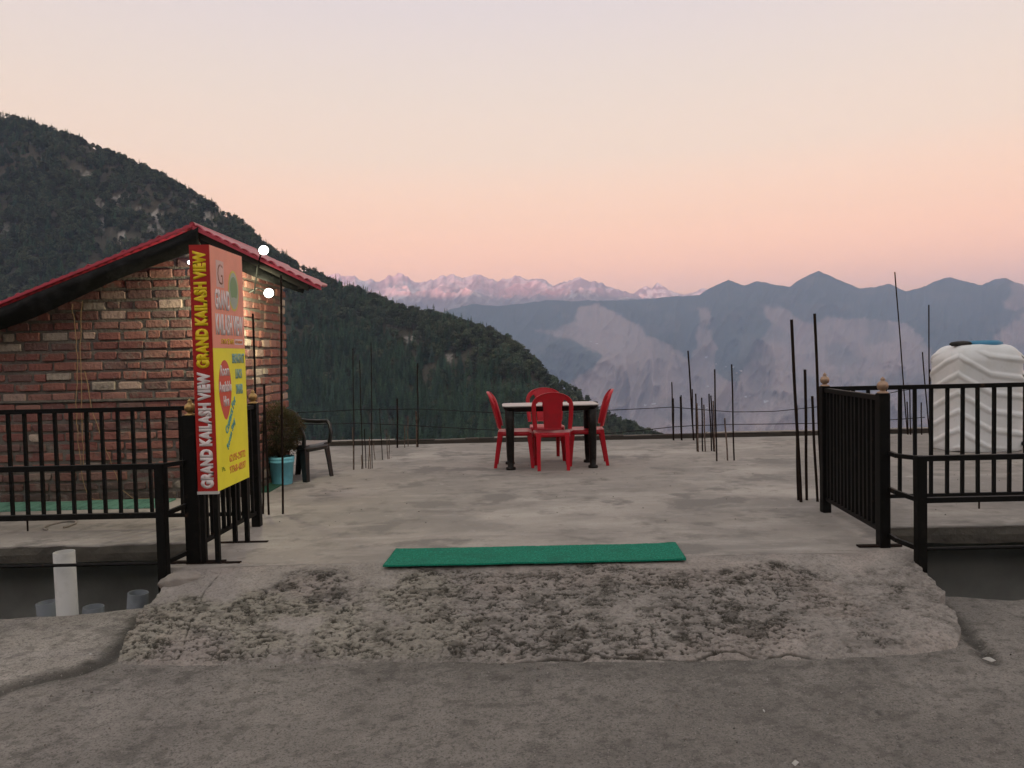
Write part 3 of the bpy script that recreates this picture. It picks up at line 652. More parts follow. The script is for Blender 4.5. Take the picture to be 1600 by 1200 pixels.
# far edge kerb
kb = MB(); x = -14.0
while x < 16:
    L_ = random.uniform(.2, .24); j = random.uniform(-.004, .004)
    kb.box((x, 11.80 + j, -.01), (x + L_, 11.93 + j, .066 + random.uniform(-.006, .006)), col=random.choice([(.06, .045, .037), (.05, .042, .036), (.075, .06, .05), (.04, .035, .03), (.12, .105, .09)]))
    x += L_ + .008
kb.box((-14, 11.79, .0), (16, 11.94, .052), col=(.06, .052, .045))
M['kerb'] = material('kerb brick', (1, 1, 1), .95, attr='tint', bump=[(30, 6, .7, .008)])
kt = thing('kerb_wall', 'low dark brick kerb along the far edge of the terrace', 'kerb')
kb.build('brickwork', M['kerb'], kt, colattr=True)
cb = MB(); x = -14.0
while x < 16:
    L_ = random.uniform(.5, 1.6); 
    if random.random() < .85: cb.box((x, 11.795, .068), (x + L_ - .01, 11.935, .077 + random.uniform(-.003, .004)))
    x += L_
cb.build('coping', M['lump'], kt)

# ------------------------------------------------------------------ brick house
YF, XC = 7.5, -2.69
def zroof(x):   # underside line of the roof
    return 2.60 - (-2.99 - x) * .377 if x < -2.99 else 2.60 - (x + 2.99) * .51
house = thing('brick_house', 'small red brick house with crimson sheet roof at left of the terrace', 'house', (0, 0, 0))
PAL = [(.17, .062, .05), (.15, .055, .046), (.19, .075, .058), (.13, .056, .048), (.16, .06, .05), (.21, .095, .075), (.18, .07, .055), (.12, .062, .054)]
PALE = [(.33, .23, .18), (.30, .19, .15), (.27, .2, .16), (.36, .27, .21), (.24, .15, .12)]
def brick_wall(axis, a0, a1, fixed, out, ztop, name, seed, b1=None):
    """courses of single rough bricks standing proud of a mortar backing"""
    rn = random.Random(seed); mb = MB(); ch = .1
    k = 0
    while k * ch < 2.7:
        z0 = k * ch; x = a0 - rn.uniform(0, .24)
        while x < a1:
            hd = rn.random() < .18; L_ = (.115 if hd else rn.uniform(.215, .245)); xa, xb = max(x, a0), min(x + L_, a1)
            zc = min(ztop(xa), ztop(xb)) - .03
            if xb - xa > .04 and z0 + .03 < zc:
                zt = min(z0 + .077 + rn.uniform(-.009, .008), zc); zb = z0 + rn.uniform(-.006, .008)
                pr = rn.uniform(.006, .022); c_ = rn.choice(PAL if rn.random() > .10 else PALE)
                f_ = rn.uniform(1.15, 1.4); c_ = tuple(v * f_ * q_ for v, q_ in zip(c_, (1.08, 1.22, 1.28)))
                dirt_ = max(0, 1 - z0 / .32) * rn.uniform(.6, 1.0); c_ = tuple(v * (1 - dirt_) + q * dirt_ for v, q in zip(c_, (.075, .07, .062)))
                if rn.random() < .12: pr -= .01
                j = lambda s_=.009: rn.uniform(-s_, s_)
                ins = .009
                pts = []
                for (qa, qz) in ((xa, zb), (xb, zb), (xb, zt), (xa, zt)): pts.append((qa + j(), -.02, qz + j()))
                n_ = 5
                top = []
                # rounded outline with broken corners
                ring = []
                for (qa, qz, sa, sz) in ((xa, zb, 1, 1), (xb, zb, -1, 1), (xb, zt, -1, -1), (xa, zt, 1, -1)):
                    cc = rn.uniform(.004, .014) if rn.random() > .12 else rn.uniform(.02, .03)
                    p1 = (qa + sa * cc, qz + sz * .002); p2 = (qa + sa * .002, qz + sz * cc * .8)
                    ring += ([p2, p1] if sa * sz > 0 else [p1, p2])
                ctr = ((xa + xb) / 2, (zb + zt) / 2)
                outr = [(p[0] + j(.003), -.02, p[1] + j(.003)) for p in ring]
                midr = [(p[0], pr - .006, p[1]) for p in ring]
                inr = [(p[0] + (ctr[0] - p[0]) * .06 + j(.002), pr + j(.003), p[1] + (ctr[1] - p[1]) * .18 + j(.002)) for p in ring]
                vs = outr + midr + inr
                vs3 = [((p[0], fixed - p[1], p[2]) if axis == 'x' else (fixed + p[1], p[0], p[2])) for p in vs]
                fs = [(i, (i + 1) % 8, 8 + (i + 1) % 8, 8 + i) for i in range(8)] + [(8 + i, 8 + (i + 1) % 8, 16 + (i + 1) % 8, 16 + i) for i in range(8)] + [tuple(range(16, 24))]
                mb.add(vs3, fs, c_)
            x += L_ + rn.uniform(.010, .032)
        k += 1
    return mb.build(name, M['brick'], house, colattr=True)
fw = brick_wall('x', -7.5, XC - .004, YF, 1, zroof, 'wall', 31)
sw = brick_wall('y', YF + .004, 9.02, XC, 1, lambda y: zroof(XC) - .02, 'wall', 32)
core = MB()
core.add([(-7.5, YF + .004, 0), (XC - .004, YF + .004, 0), (XC - .004, YF + .004, zroof(XC) - .03), (-2.99, YF + .004, 2.56), (-7.5, YF + .004, zroof(-7.5) - .03),
          (-7.5, 9.0, 0), (XC - .004, 9.0, 0), (XC - .004, 9.0, zroof(XC) - .03), (-2.99, 9.0, 2.56), (-7.5, 9.0, zroof(-7.5) - .03)],
         [(0, 1, 2, 3, 4), (9, 8, 7, 6, 5), (1, 6, 7, 2), (2, 7, 8, 3), (3, 8, 9, 4), (4, 9, 5, 0), (0, 5, 6, 1)])
core.build('mortar_core', M['mortar'], house)
# stepped cement course band (level line just above the railing height in the photo)
MB().box((-7.5, YF - .028, .985), (XC, YF + .0, 1.012)).build('cement_course', M['mortar'], house, bevel=.006)
def roof_sheet(x0, z0, x1, z1, y0, y1, y1b, name, wave=.022, pitch=.085, x1b=None):
    n_ = int(abs(x1 - x0) / pitch * 8); tt = np.linspace(0, 1, n_)[:, None]; yy = np.linspace(0, 1, 24)[None]
    xe = x1 + ((x1b if x1b is not None else x1) - x1) * yy
    Xr = x0 + (xe - x0) * tt; Zr = z0 + (z1 - z0) / (x1 - x0) * (Xr - x0)
    ph = (Xr - x0) / pitch
    Zr = Zr + wave * np.abs(np.sin(ph * math.pi)) + .01 * (ph % 4 < .5)
    Yr = y0 + (y1 - y0) * yy + 0 * tt + .02 * np.sin(ph * 2.3)[:, :] * (yy > .98)
    T = np.stack([Xr, Yr, Zr], -1)
    o = grid_mesh(name, T, M['roof'], house, smooth=False)
    s_ = o.modifiers.new('thick', 'SOLIDIFY'); s_.thickness = .012; s_.offset = -1
    return o
YR0, YR1 = 7.2, 8.95
roof_sheet(-2.97, 2.635, -1.80, 2.04, YR0, YR1, None, 'roof', x1b=-2.15)
roof_sheet(-3.01, 2.635, -7.7, 2.635 - 4.69 * .377, YR0, YR1, None, 'roof')
rc = MB(); rc.tube([(-2.99, YR0 - .01, 2.655), (-2.99, YR1, 2.655)], .028, 10); rc.build('ridge_cap', M['roof'], house)
tm = MB()
tm.add([(-2.985, YR0 - .018, 2.645), (-1.79, YR0 - .018, 2.036), (-1.79, YR0 - .018, 2.012), (-2.985, YR0 - .018, 2.61), (-2.985, YR0 - .004, 2.645), (-1.79, YR0 - .004, 2.036), (-1.79, YR0 - .004, 2.012), (-2.985, YR0 - .004, 2.61)],
       [(0, 1, 2, 3), (7, 6, 5, 4), (0, 4, 5, 1), (3, 2, 6, 7), (1, 5, 6, 2), (0, 3, 7, 4)])
tm.build('fascia', M['rooftrim'], house)
tm = MB(); zl = 2.655 - 4.7 * .377
tm.add([(-2.985, YR0 - .02, 2.662), (-7.7, YR0 - .02, zl + .013), (-7.7, YR0 - .02, zl - .012), (-2.985, YR0 - .02, 2.637), (-2.985, YR0 - .004, 2.668), (-7.7, YR0 - .004, zl + .013), (-7.7, YR0 - .004, zl - .012), (-2.985, YR0 - .004, 2.637)],
       [(0, 1, 2, 3), (7, 6, 5, 4), (0, 4, 5, 1), (3, 2, 6, 7), (1, 5, 6, 2), (0, 3, 7, 4)])
tm.build('fascia', M['rooftrim'], house)
rf = MB()
rf.tube([(-2.97, YR0 + .05, 2.575), (-1.92, YR0 + .05, 2.04)], .03, 4, sq=True); rf.build('rafter', M['timber'], house)
rf = MB(); rf.tube([(-2.97, 8.7, 2.575), (-2.2, 8.7, 2.18)], .03, 4, sq=True); rf.build('rafter', M['timber'], house)
rf = MB(); rf.tube([(-2.0, YR0 + .02, 2.05), (-2.3, 8.85, 2.2)], .02, 4, sq=True); rf.build('purlin', M['timber'], house)
# black tarpaulin rolled under the left slope
tt = np.linspace(0, 1, 160)[:, None]; ww = np.linspace(0, 1, 22)[None]
Xt = -2.93 - tt * 4.7; ang = ww * 3.6
rad = .085 + .012 * np.sin(tt * 31) + .01 * (fbm(tt * 20 + 0 * ww, ww * 3 + 0 * tt, 3, 702) - .5)
Zt = (2.6 - (-2.99 - Xt) * .377 + .012) - ww * .185 - .02 * np.sin(tt * 17 + ww * 2) * ww
Yt = YR0 - .003 - .05 * np.sin(ww * math.pi) + .05 * ww + .03 * (fbm(tt * 14 + 0 * ww, ww * 2 + 0 * tt, 3, 703) - .5)
o = grid_mesh('tarpaulin', np.stack([Xt + 0 * ww, Yt, Zt], -1), M['tarp']); s_ = o.modifiers.new('t', 'SOLIDIFY'); s_.thickness = .006
tag(o, 'long black tarpaulin hung under the left roof slope of the brick house', 'tarpaulin')
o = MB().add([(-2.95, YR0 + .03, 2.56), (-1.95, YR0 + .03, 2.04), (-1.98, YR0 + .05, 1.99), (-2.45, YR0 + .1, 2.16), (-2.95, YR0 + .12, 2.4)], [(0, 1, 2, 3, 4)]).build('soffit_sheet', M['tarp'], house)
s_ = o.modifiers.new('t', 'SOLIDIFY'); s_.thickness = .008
# dry vines on the front wall
for i_, path in enumerate([[(112, 475), (118, 520), (121, 570), (119, 630), (122, 690), (128, 745), (140, 778), (165, 786)], [(128, 470), (126, 540), (128, 600), (127, 640), (130, 700), (132, 740)],
                           [(132, 580), (143, 635), (160, 690), (172, 720), (190, 765), (215, 783), (240, 785)]]):
    mb = MB(); pts = []
    for k in range(len(path) - 1):
        for q in np.linspace(0, 1, 5)[:-1]:
            a_, b_ = path[k], path[k + 1]; p = at(a_[0] + (b_[0] - a_[0]) * q + random.uniform(-1.2, 1.2), a_[1] + (b_[1] - a_[1]) * q, YF - .035); p.z = max(p.z, .012); pts.append(p)
    mb.tube(pts, .0035, 5); o = mb.build('vine', M['vine']); tag(o, ['long dry string of vine hanging on the brick wall, curling at the floor', 'straight dry string of vine hanging beside the long curling one', 'dry vine string slanting right down the lower brick wall'][i_], 'vine', 'dry vine strings on the brick wall')

# lamps
def lamp(px, py, Y, r, name, label, arm):
    p = at(px, py, Y); t = thing(name, label, 'lamp', p)
    d = (Vector((0, 0, EYE)) - p).normalized() + Vector((.25, 0, -.35)); q = d.to_track_quat('Z', 'Y')
    mb = MB(); prof = [(0.0001, r * .28), (r * .5, r * .24), (r * .85, r * .12), (r, 0)]
    mb.lathe(prof, n=24); g = mb.build('bulb', M['lamp'], t, True); g.rotation_euler = q.to_euler()
    mb = MB(); mb.lathe([(r * 1.02, .002), (r * 1.04, -r * .2), (r * .6, -r * .9), (r * .3, -r * 1.5), (0.0001, -r * 1.5)], n=20)
    h_ = mb.build('housing', M['pvcgrey'], t, True); h_.rotation_euler = q.to_euler()
    mb = MB(); a_ = q @ Vector((0, 0, -r * 1.4)); mb.tube([a_, a_ + Vector(arm) * .5 + Vector((0, 0, .03)), Vector(arm)], .008, 6); mb.build('bracket', M['black'], t)
    li = bpy.data.lights.new(name, 'SPOT'); li.energy = 13 if 'lower' in label else 8; li.color = (1, .95, .62); li.shadow_soft_size = r; li.spot_size = math.radians(165); li.spot_blend = 1
    lo = bpy.data.objects.new('lamp_light', li); C.objects.link(lo); lo.parent = t; lo.location = (-.09, .06, -.07) if 'lower' in label else (-.05, -.05, -.09)
    lo.rotation_euler = Vector((.55, -.83, -.05)).to_track_quat('Z', 'Y').to_euler() if 'lower' in label else Vector((.2, .2, 1)).to_track_quat('Z', 'Y').to_euler()
    return t
lamp(420, 458, 7.12, .044, 'wall_lamp', 'lower of two round lit lamps, in front of the brick side wall', (-.22, .1, .02))
lamp(412, 391, 7.12, .044, 'wall_lamp', 'upper of two round lit lamps, above the crimson roof edge', (-.12, .05, -.4))
p = at(296, 410, 7.4); t = thing('led_light', 'tiny bluish white light on the brick wall by the sign\'s top left corner', 'light', p)
MB().lathe([(0.0001, -.018), (.012, -.014), (.018, 0), (.012, .014), (.0001, .018)], n=12).build('bulb', M['led'], t, True)
MB().box((-.02, .02, -.02), (.02, .07, .02)).build('holder', M['black'], t)
li = bpy.data.lights.new('led', 'POINT'); li.energy = .07; li.color = (.85, .88, 1); li.shadow_soft_size = .02
lo = bpy.data.objects.new('led_glow', li); C.objects.link(lo); lo.parent = t; lo.location = (0, -.03, 0)

# mats
mb = MB(); ya, yb_ = 4.83, 5.25
A, B = np.meshgrid(np.linspace(-.86, 1.1, 220), np.linspace(ya, yb_, 50), indexing='ij')
A = A + (B - ya) * .14 * 0 + .02 * (B - ya) / .4
Zm = .016 + .004 * (fbm(A * 3, B * 3, 3, 801) - .5) + .003 * (fbm(A * 60, B * 60, 2, 802) - .5)
Zm = Zm + .008 * sst(.12, 0, A + .86) * (fbm(B * 5, B * 0, 2, 803)) + .006 * sst(.1, 0, 1.1 - A)
B = B + .008 * (fbm(A * 4, A * 0, 3, 804) - .5) * 2
P = np.stack([A, B, Zm], -1)
for sd_ in 'lrbt': P, _c = skirt(P, np.zeros(P.shape), .006, sd_)
o = grid_mesh('doormat', P, M['matgreen']); tag(o, 'long bright green turf doormat lying across the top of the ramp', 'doormat')
A, B = np.meshgrid(np.linspace(-6.6, -3.35, 120), np.linspace(7.0, 7.42, 20), indexing='ij')
P = np.stack([A, B + .03 * (fbm(A * 2, A * 0, 3, 811) - .5), .014 + .012 * (fbm(A * 2, B * 5, 3, 812) - .4)], -1)
for sd_ in 'lrbt': P, _c = skirt(P, np.zeros(P.shape), .0, sd_)
o = grid_mesh('turf_mat', P, M['mint']); tag(o, 'worn mint green turf mat along the foot of the brick wall behind the railing', 'mat')
A, B = np.meshgrid(np.linspace(-2.98, -2.52, 40), np.linspace(7.72, 8.35, 40), indexing='ij')
P = np.stack([A, B, .01 + .008 * fbm(A * 4, B * 4, 3, 813)], -1)
for sd_ in 'lrbt': P, _c = skirt(P, np.zeros(P.shape), .0, sd_)
M['darkturf'] = material('dark green turf', (.02, .075, .05), .95, noise=[(90, 3, (.03, .12, .08), .5, .8)], bump=[(200, 3, 1, .005)])
P[..., 0] -= .0
o = grid_mesh('turf_mat', P, M['darkturf']); tag(o, 'small dark green turf mat under the blue bucket', 'mat')

# ------------------------------------------------------------------ railings
def finial(mat, name='finial', s=1.0):
    mb = MB(); mb.lathe([(r * s, z * s) for r, z in ((.036, 0), (.036, .008), (.02, .012), (.018, .02), (.03, .026), (.036, .04), (.036, .055), (.03, .07), (.018, .08), (.012, .084), (.016, .09), (.012, .1), (.004, .108), (.0001, .112))], n=20)
    return mb
def post(parent, x, y, h, w, fin, lean=0.0, z0=0.0):
    MB().box((x - w / 2, y - w / 2, z0), (x + w / 2, y + w / 2, h)).build('post', M['black'], parent, bevel=.004)
    if fin:
        f = finial(fin).build('finial', fin, parent, True); f.location = (x, y, h + .001)
def railing(name, label, a, b, ztop, zbot, n, parent=None, barw=.024, skip_first=True, endposts=()):
    t = thing(name, label, 'railing', (0, 0, 0)); a = Vector(a); b = Vector(b); d = (b - a); u_ = d.normalized(); L_ = d.length
    rt = Matrix.Rotation(math.atan2(d.y, d.x), 3, 'Z')
    def bar(mb, s0, s1, z0, z1, w): mb.box((a.x + s0, a.y - w / 2, z0), (a.x + s1, a.y + w / 2, z1), rot=rt, org=(a.x, a.y, 0))
    mb = MB(); bar(mb, 0, L_, ztop - .036, ztop, .045); mb.build('top_rail', M['black'], t, bevel=.003)
    mb = MB(); bar(mb, 0, L_, zbot - .03, zbot, .032); mb.build('bottom_rail', M['black'], t, bevel=.003)
    for k in range(n):
        s_ = L_ * (k + .5) / n + random.uniform(-.003, .003)
        mb = MB(); bar(mb, s_ - barw / 2, s_ + barw / 2, zbot, ztop - .036, barw); jx = random.uniform(-.006, .006)
        mb.v = [((v_[0] + jx * (rt @ Vector((1, 0, 0))).x, v_[1] + jx * (rt @ Vector((1, 0, 0))).y, v_[2]) if v_[2] > .5 else v_) for v_ in mb.v]
        mb.build('bar', M['black'], t)
    return t
# right side
rN, rFp = gr(1380, 855), gr(1290, 800)
t = railing('railing', 'black metal railing with barred panel running along the right side of the entrance', (rN.x, rN.y + .04, 0), (rFp.x, rFp.y - .04, 0), 1.03, .13, 14, barw=.028)
post(t, rN.x, rN.y, 1.045, .07, M['gold2']); post(t, rFp.x, rFp.y, 1.045, .07, M['gold2'])
MB().box((rN.x - .17, rN.y - .02, .006), (rN.x + .12, rN.y + .03, .016)).build('foot_plate', M['rust'], t)
t = railing('railing', 'black metal railing in front of the white water tank, running off right', (rFp.x + .036, rFp.y + .0, 0), (9.2, rFp.y, 0), 1.04, .135, 51)
for x in (3.85, 5.4, 7.0): MB().box((x - .005, rFp.y - .005, 0), (x + .005, rFp.y + .005, .104)).build('anchor_pin', M['rust'], t)
# left side
lN, lFp = gr(306, 880), gr(402, 822)
t = railing('railing', 'black metal railing with barred panel standing behind the sign board', (lN.x, lN.y + .05, 0), (lFp.x, lFp.y - .04, 0), 1.0, .13, 11)
post(t, lN.x, lN.y, 1.0, .09, M['brass']); post(t, lFp.x, lFp.y, 1.01, .07, M['brass'])
MB().box((lN.x - .16, lN.y - .03, .006), (lN.x + .2, lN.y + .02, .016)).build('foot_plate', M['rust'], t)
t = railing('railing', 'black metal railing in front of the brick house wall, running off left', (-9.5, lFp.y, 0), (lFp.x - .036, lFp.y, 0), 1.0, .12, 58)
for x in (-4.0, -5.6): MB().box((x - .005, lFp.y - .005, 0), (x + .005, lFp.y + .005, .09)).build('anchor_pin', M['rust'], t)
# low outer railings beside the ramp: post on the ramp flank, three rails outward and three short links to the gate post
def low_rail(label, pxl, Yl, near, side, xend):
    pt = at(pxl, 712 if side > 0 else 724, Yl); t = thing('low_railing', label, 'railing', (0, 0, 0))
    w = .06; x, zt = pt.x, pt.z
    MB().box((x - w / 2, Yl - w / 2, -.42), (x + w / 2, Yl + w / 2, zt)).build('post', M['black'], t, bevel=.004)
    for k, z in enumerate((zt - .018, .37, .055)):
        r = .017 if k < 2 else .011
        MB().tube([(x + side * w / 2, Yl, z), (xend, Yl + .0, z)], r, 6 if k == 2 else 4, sq=(k < 2)).build('rail', M['black'], t)
        nx_ = near.x + side * .036
        zz = z + (.004 if k == 0 else .03)
        MB().tube([(x - side * w / 2 * .2, Yl + .03, z), (x - side * .09, Yl + .12, zz), (nx_, near.y, zz)], .014, 4, sq=True).build('link', M['black'], t)
    return t
low_rail('low black three-rail barrier beside the right edge of the ramp', 1438, 4.80, rN, 1, 9.0)
low_rail('low black three-rail barrier beside the left edge of the ramp', 250, 4.86, lN, -1, -9.0)

# ------------------------------------------------------------------ sign board
sx0, sx1, sy0, sy1, sz0, sz1 = -2.105, -1.975, 5.0, 5.6, .49, 2.125
sg = thing('sign_board', 'tall box sign in red, salmon and yellow beside the left gate post', 'sign', (0, 0, 0))
MB().box((sx0 + .004, sy0 + .004, sz0), (sx1 - .004, sy1 - .004, sz1 - .004)).build('box_frame', M['p_frame'], sg)
MB().box((sx0, sy0 - .002, sz0 + .004), (sx1 + .001, sy0 + .0035, sz1)).build('side_panel', M['p_red'], sg)
zsp = sz0 + (sz1 - sz0) * .585
MB().box((sx1 - .0035, sy0 + .004, zsp), (sx1 + .003, sy1, sz1)).build('upper_panel', M['p_salmon'], sg)
MB().box((sx1 - .0035, sy0 + .004, sz0), (sx1 + .003, sy1, zsp - .0005)).build('lower_panel', M['p_yellow'], sg)
for (x, y) in ((sx1 - .02, sy0 + .02), (sx1 - .02, sy1 - .02), (sx0 + .02, sy1 - .02), (sx0 + .02, sy0 + .02)):
    MB().box((x - .015, y - .015, .012), (x + .015, y + .015, sz0 - .001)).build('leg', M['black'], sg)
MB().box((sx0 - .1, sy0 - .0, .004), (sx1 + .13, sy0 + .035, .012)).build('foot_bar', M['rust'], sg)
MB().box((sx0 - .1, sy1 - .035, .004), (sx1 + .13, sy1, .012)).build('foot_bar', M['rust'], sg)
MB().box((sx0 - .004, sy0 - .006, sz0 - .016), (sx1 + .006, sy0 + .02, sz0 + .003)).build('bottom_trim', M['p_frame'], sg)
def text(s_, w_, h_, mat, org, U_, V_, bold=.02, shear=0.0, sp=1.0, italic=0.0):
    cu = bpy.data.curves.new('lettering', 'FONT'); cu.body = s_; cu.offset = bold; cu.extrude = .0; cu.resolution_u = 3; cu.space_character = sp; cu.shear = shear
    tmp = bpy.data.objects.new('tmp', cu); C.objects.link(tmp); dg = bpy.context.evaluated_depsgraph_get(); dg.update()
    me = bpy.data.meshes.new_from_object(tmp.evaluated_get(dg)); bpy.data.objects.remove(tmp); bpy.data.curves.remove(cu)
    n_ = len(me.vertices); a = np.empty(n_ * 3, np.float32); me.vertices.foreach_get('co', a); a = a.reshape(-1, 3)
    mn, mx_ = a[:, :2].min(0), a[:, :2].max(0); a2 = (a[:, :2] - mn) / (mx_ - mn) * np.array([w_, h_])
    W_ = np.array(U_)[None] * a2[:, :1] + np.array(V_)[None] * a2[:, 1:2]
    W_ = W_ + np.array(org)[None]; me.vertices.foreach_set('co', W_.astype(np.float32).ravel()); me.update(); me.name = 'lettering'
    o = link_mesh('lettering', me, mat, sg)
    s2 = o.modifiers.new('t', 'SOLIDIFY'); s2.thickness = .0012; s2.offset = 0
    return o
# narrow face: reads upward
H_ = sz1 - sz0; W0 = .088
for (z0_, mat) in ((sz0 + .022, M['t_white']), (sz0 + H_ * .5 + .004, M['t_yellow'])):
    text('GRAND KAILASH VIEW', H_ * .5 - .042, W0, mat, ((sx0 + sx1) / 2 + W0 / 2, sy0 - .0035, z0_), (0, 0, 1), (-1, 0, 0), bold=.075, sp=1.02)
# wide face: U along +y (depth), V up
xf = sx1 + .0045
def T(s_, y, z, w_, h_, mat, bold=.02, sp=1.0, shear=0.0): return text(s_, w_, h_, mat, (xf, sy0 + y, sz0 + z), (0, 1, 0), (0, 0, 1), bold, shear, sp)
def disc(name, y, z, ry, rz, mat, dx=0.0, point=0.0):
    vs = [(xf - .001 + dx, sy0 + y + math.cos(a) * ry, sz0 + z + math.sin(a) * rz * (1 + point * max(0, -math.sin(a)) ** 6)) for a in np.linspace(0, 2 * math.pi, 48, endpoint=False)]
    MB().add(vs, [tuple(range(48))]).build(name, mat, sg)
MB().add([(xf - .001, sy0 + .10, sz0 + 1.37), (xf - .001, sy0 + .235, sz0 + 1.37), (xf - .001, sy0 + .235, sz0 + 1.55), (xf - .001, sy0 + .10, sz0 + 1.55)], [(0, 1, 2, 3)]).build('logo_panel', M['p_logo'], sg)
T('G', .125, 1.39, .09, .14, M['t_logo'], bold=-.012)
disc('emblem', .41, 1.365, .10, .145, M['e_rim']); disc('emblem', .41, 1.365, .086, .13, M['e_pale'], .001); disc('emblem', .41, 1.38, .07, .085, M['e_green'], .002); disc('emblem', .41, 1.30, .055, .02, M['e_pale'], .003)
T('GRAND', .06, 1.215, .27, .14, M['t_white'], .05); T('KAILASH VIEW', .06, 1.045, .51, .145, M['t_white'], .05)
T('STAY', .15, .985, .10, .035, M['t_yellow']); T('S', .265, .983, .03, .042, M['t_yellow'], .04); T('AFE', .305, .985, .075, .035, M['t_yellow'])
MB().add([(xf - .001, sy0 + .40, sz0 + .985), (xf - .001, sy0 + .56, sz0 + .985), (xf - .001, sy0 + .56, sz0 + 1.022), (xf - .001, sy0 + .40, sz0 + 1.022)], [(0, 1, 2, 3)]).build('label_strip', M['t_white'], sg)
T('RESTAURANT', .41, .992, .14, .022, M['t_orange'], .01)
disc('oval_badge', .19, .69, .115, .185, M['o_red'], 0, .22)
T('Room', .11, .765, .16, .075, M['t_white'], .03); T('Available', .078, .655, .225, .075, M['t_white'], .03); T('Hire', .15, .555, .10, .075, M['t_white'], .03)
T('BREAKFAST', .335, .85, .24, .07, M['t_blue'], .04); T('LUNCH', .39, .74, .125, .07, M['t_blue'], .04); T('DINNER', .39, .63, .135, .07, M['t_blue'], .04)
ua = math.radians(52); U_ = (0, math.cos(ua), math.sin(ua)); V_ = (0, -math.sin(ua), math.cos(ua))
text('Contact For', .30, .055, M['t_teal'], (xf, sy0 + .20, sz0 + .36), U_, V_, .045, .2)
text('Room Stay', .25, .055, M['t_teal'], (xf, sy0 + .215, sz0 + .245), U_, V_, .045, .2)
T('62195-29772', .22, .165, .31, .052, M['t_orange'], .012); T('97368-48597', .22, .085, .31, .052, M['t_orange'], .012); T('Ph.', .08, .12, .06, .03, M['t_green'], .0)

# ------------------------------------------------------------------ red chairs and table
def arch_back(t, mat, W=.44, zs=.43, H=.90, recline=.13, yb=.20, panel=True):
    """backrest: rounded arch frame and a central woven panel; the chair faces -y ... +y is its back"""
    def pos(u_, z, off=0.0):    # u_: -1..1 across
        k = (z - zs) / (H - zs)
        bow = .035 * (u_ * u_)
        return Vector((u_, yb + recline * k ** 1.1 - .045 * (u_ / (W / 2)) ** 2 + off, z))
    nu_, nv_ = 37, 41
    us = np.linspace(-W / 2, W / 2, nu_)
    mb = MB(); vid = {}
    def hw(z):
        k = (z - zs) / (H - zs); w0 = W / 2 * (.90 + .1 * math.sin(min(k, .62) / .62 * math.pi / 2))
        if k > .62: w0 *= max(0.0, 1 - ((k - .62) / .38) ** 2.6) ** .5
        return max(w0, .02)
    zsn = [zs - .02 + (H - zs + .02) * (1 - (1 - q) ** 1.4) for q in np.linspace(0, .999, nv_)]
    for side in (0, 1):
        for j, z in enumerate(zsn):
            h_ = hw(max(z, zs))
            for i in range(nu_):
                uu = -1 + 2 * i / (nu_ - 1); p = pos(uu * h_, max(z, zs - .02) if z > zs else zs - .02 + (z - zs + .02), 0)
                vid[(side, j, i)] = len(mb.v)
                th = .010 if abs(uu) < .82 else .018
                mb.v.append((p.x, p.y + (th if side else -th), z))
    def hole(i, j):
        uu = abs(-1 + 2 * (i + .5) / (nu_ - 1)); k = (zsn[j] - zs) / (H - zs)
        pw = .42 + .16 * max(0, (k - .55)) / .3 + .05 * max(0, .2 - k) / .2
        return pw < uu < .80 and -.01 < k < .80 - .25 * max(0, uu - .62) * 2
    F = lambda s_, j, i: vid[(s_, j, i)]
    for j in range(nv_ - 1):
        for i in range(nu_ - 1):
            if hole(i, j): continue
            mb.f.append((F(0, j, i), F(0, j, i + 1), F(0, j + 1, i + 1), F(0, j + 1, i))); mb.f.append((F(1, j, i), F(1, j + 1, i), F(1, j + 1, i + 1), F(1, j, i + 1)))
            for (dj, di, e0, e1) in ((0, -1, (j, i), (j + 1, i)), (0, 1, (j + 1, i + 1), (j, i + 1)), (-1, 0, (j, i + 1), (j, i)), (1, 0, (j + 1, i), (j + 1, i + 1))):
                jj, ii = j + dj, i + di
                if ii < 0 or ii >= nu_ - 1 or jj < 0 or jj >= nv_ - 1 or hole(ii, jj):
                    mb.f.append((F(0, *e0), F(0, *e1), F(1, *e1), F(1, *e0)))
    mb.c = [None] * len(mb.f)
    o = mb.build('backrest', mat, t, True)
    sm = o.modifiers.new('s', 'SMOOTH'); sm.factor = .4; sm.iterations = 2
    return o
def seat_mesh(t, mat, W=.43, D=.42, z=.44, dish=.018, roll=True):
    n_ = 22; A, B = np.meshgrid(np.linspace(-1, 1, n_), np.linspace(-1, 1, n_), indexing='ij')
    r = (np.abs(A) ** 5 + np.abs(B) ** 5) ** .2; q = np.maximum(np.abs(A), np.abs(B)) / np.maximum(r, 1e-6); A2 = A * q; B2 = B * q
    Z_ = z - dish * (1 - A2 ** 2) * (1 - B2 ** 2) - .03 * sst(-.75, -1, B2) * 1 + .0
    P = np.stack([A2 * W / 2 * (1 - .05 * B2), B2 * D / 2, Z_], -1)
    e = np.concatenate([P[:, 0], P[-1, 1:], P[-2::-1, -1], P[0, -2:0:-1]])
    o = grid_mesh('seat', P, mat, t)
    me = o.data; bm = bmesh.new(); bm.from_mesh(me)
    be = [e_ for e_ in bm.edges if e_.is_boundary]; r_ = bmesh.ops.extrude_edge_only(bm, edges=be)
    for v_ in [g for g in r_['geom'] if isinstance(g, bmesh.types.BMVert)]:
        v_.co.z -= .05; v_.co.x *= 1.015; v_.co.y *= 1.015
    bmesh.ops.recalc_face_normals(bm, faces=bm.faces); bm.to_mesh(me); bm.free(); me.shade_smooth()
    s_ = o.modifiers.new('t', 'SOLIDIFY'); s_.thickness = .006
    return o
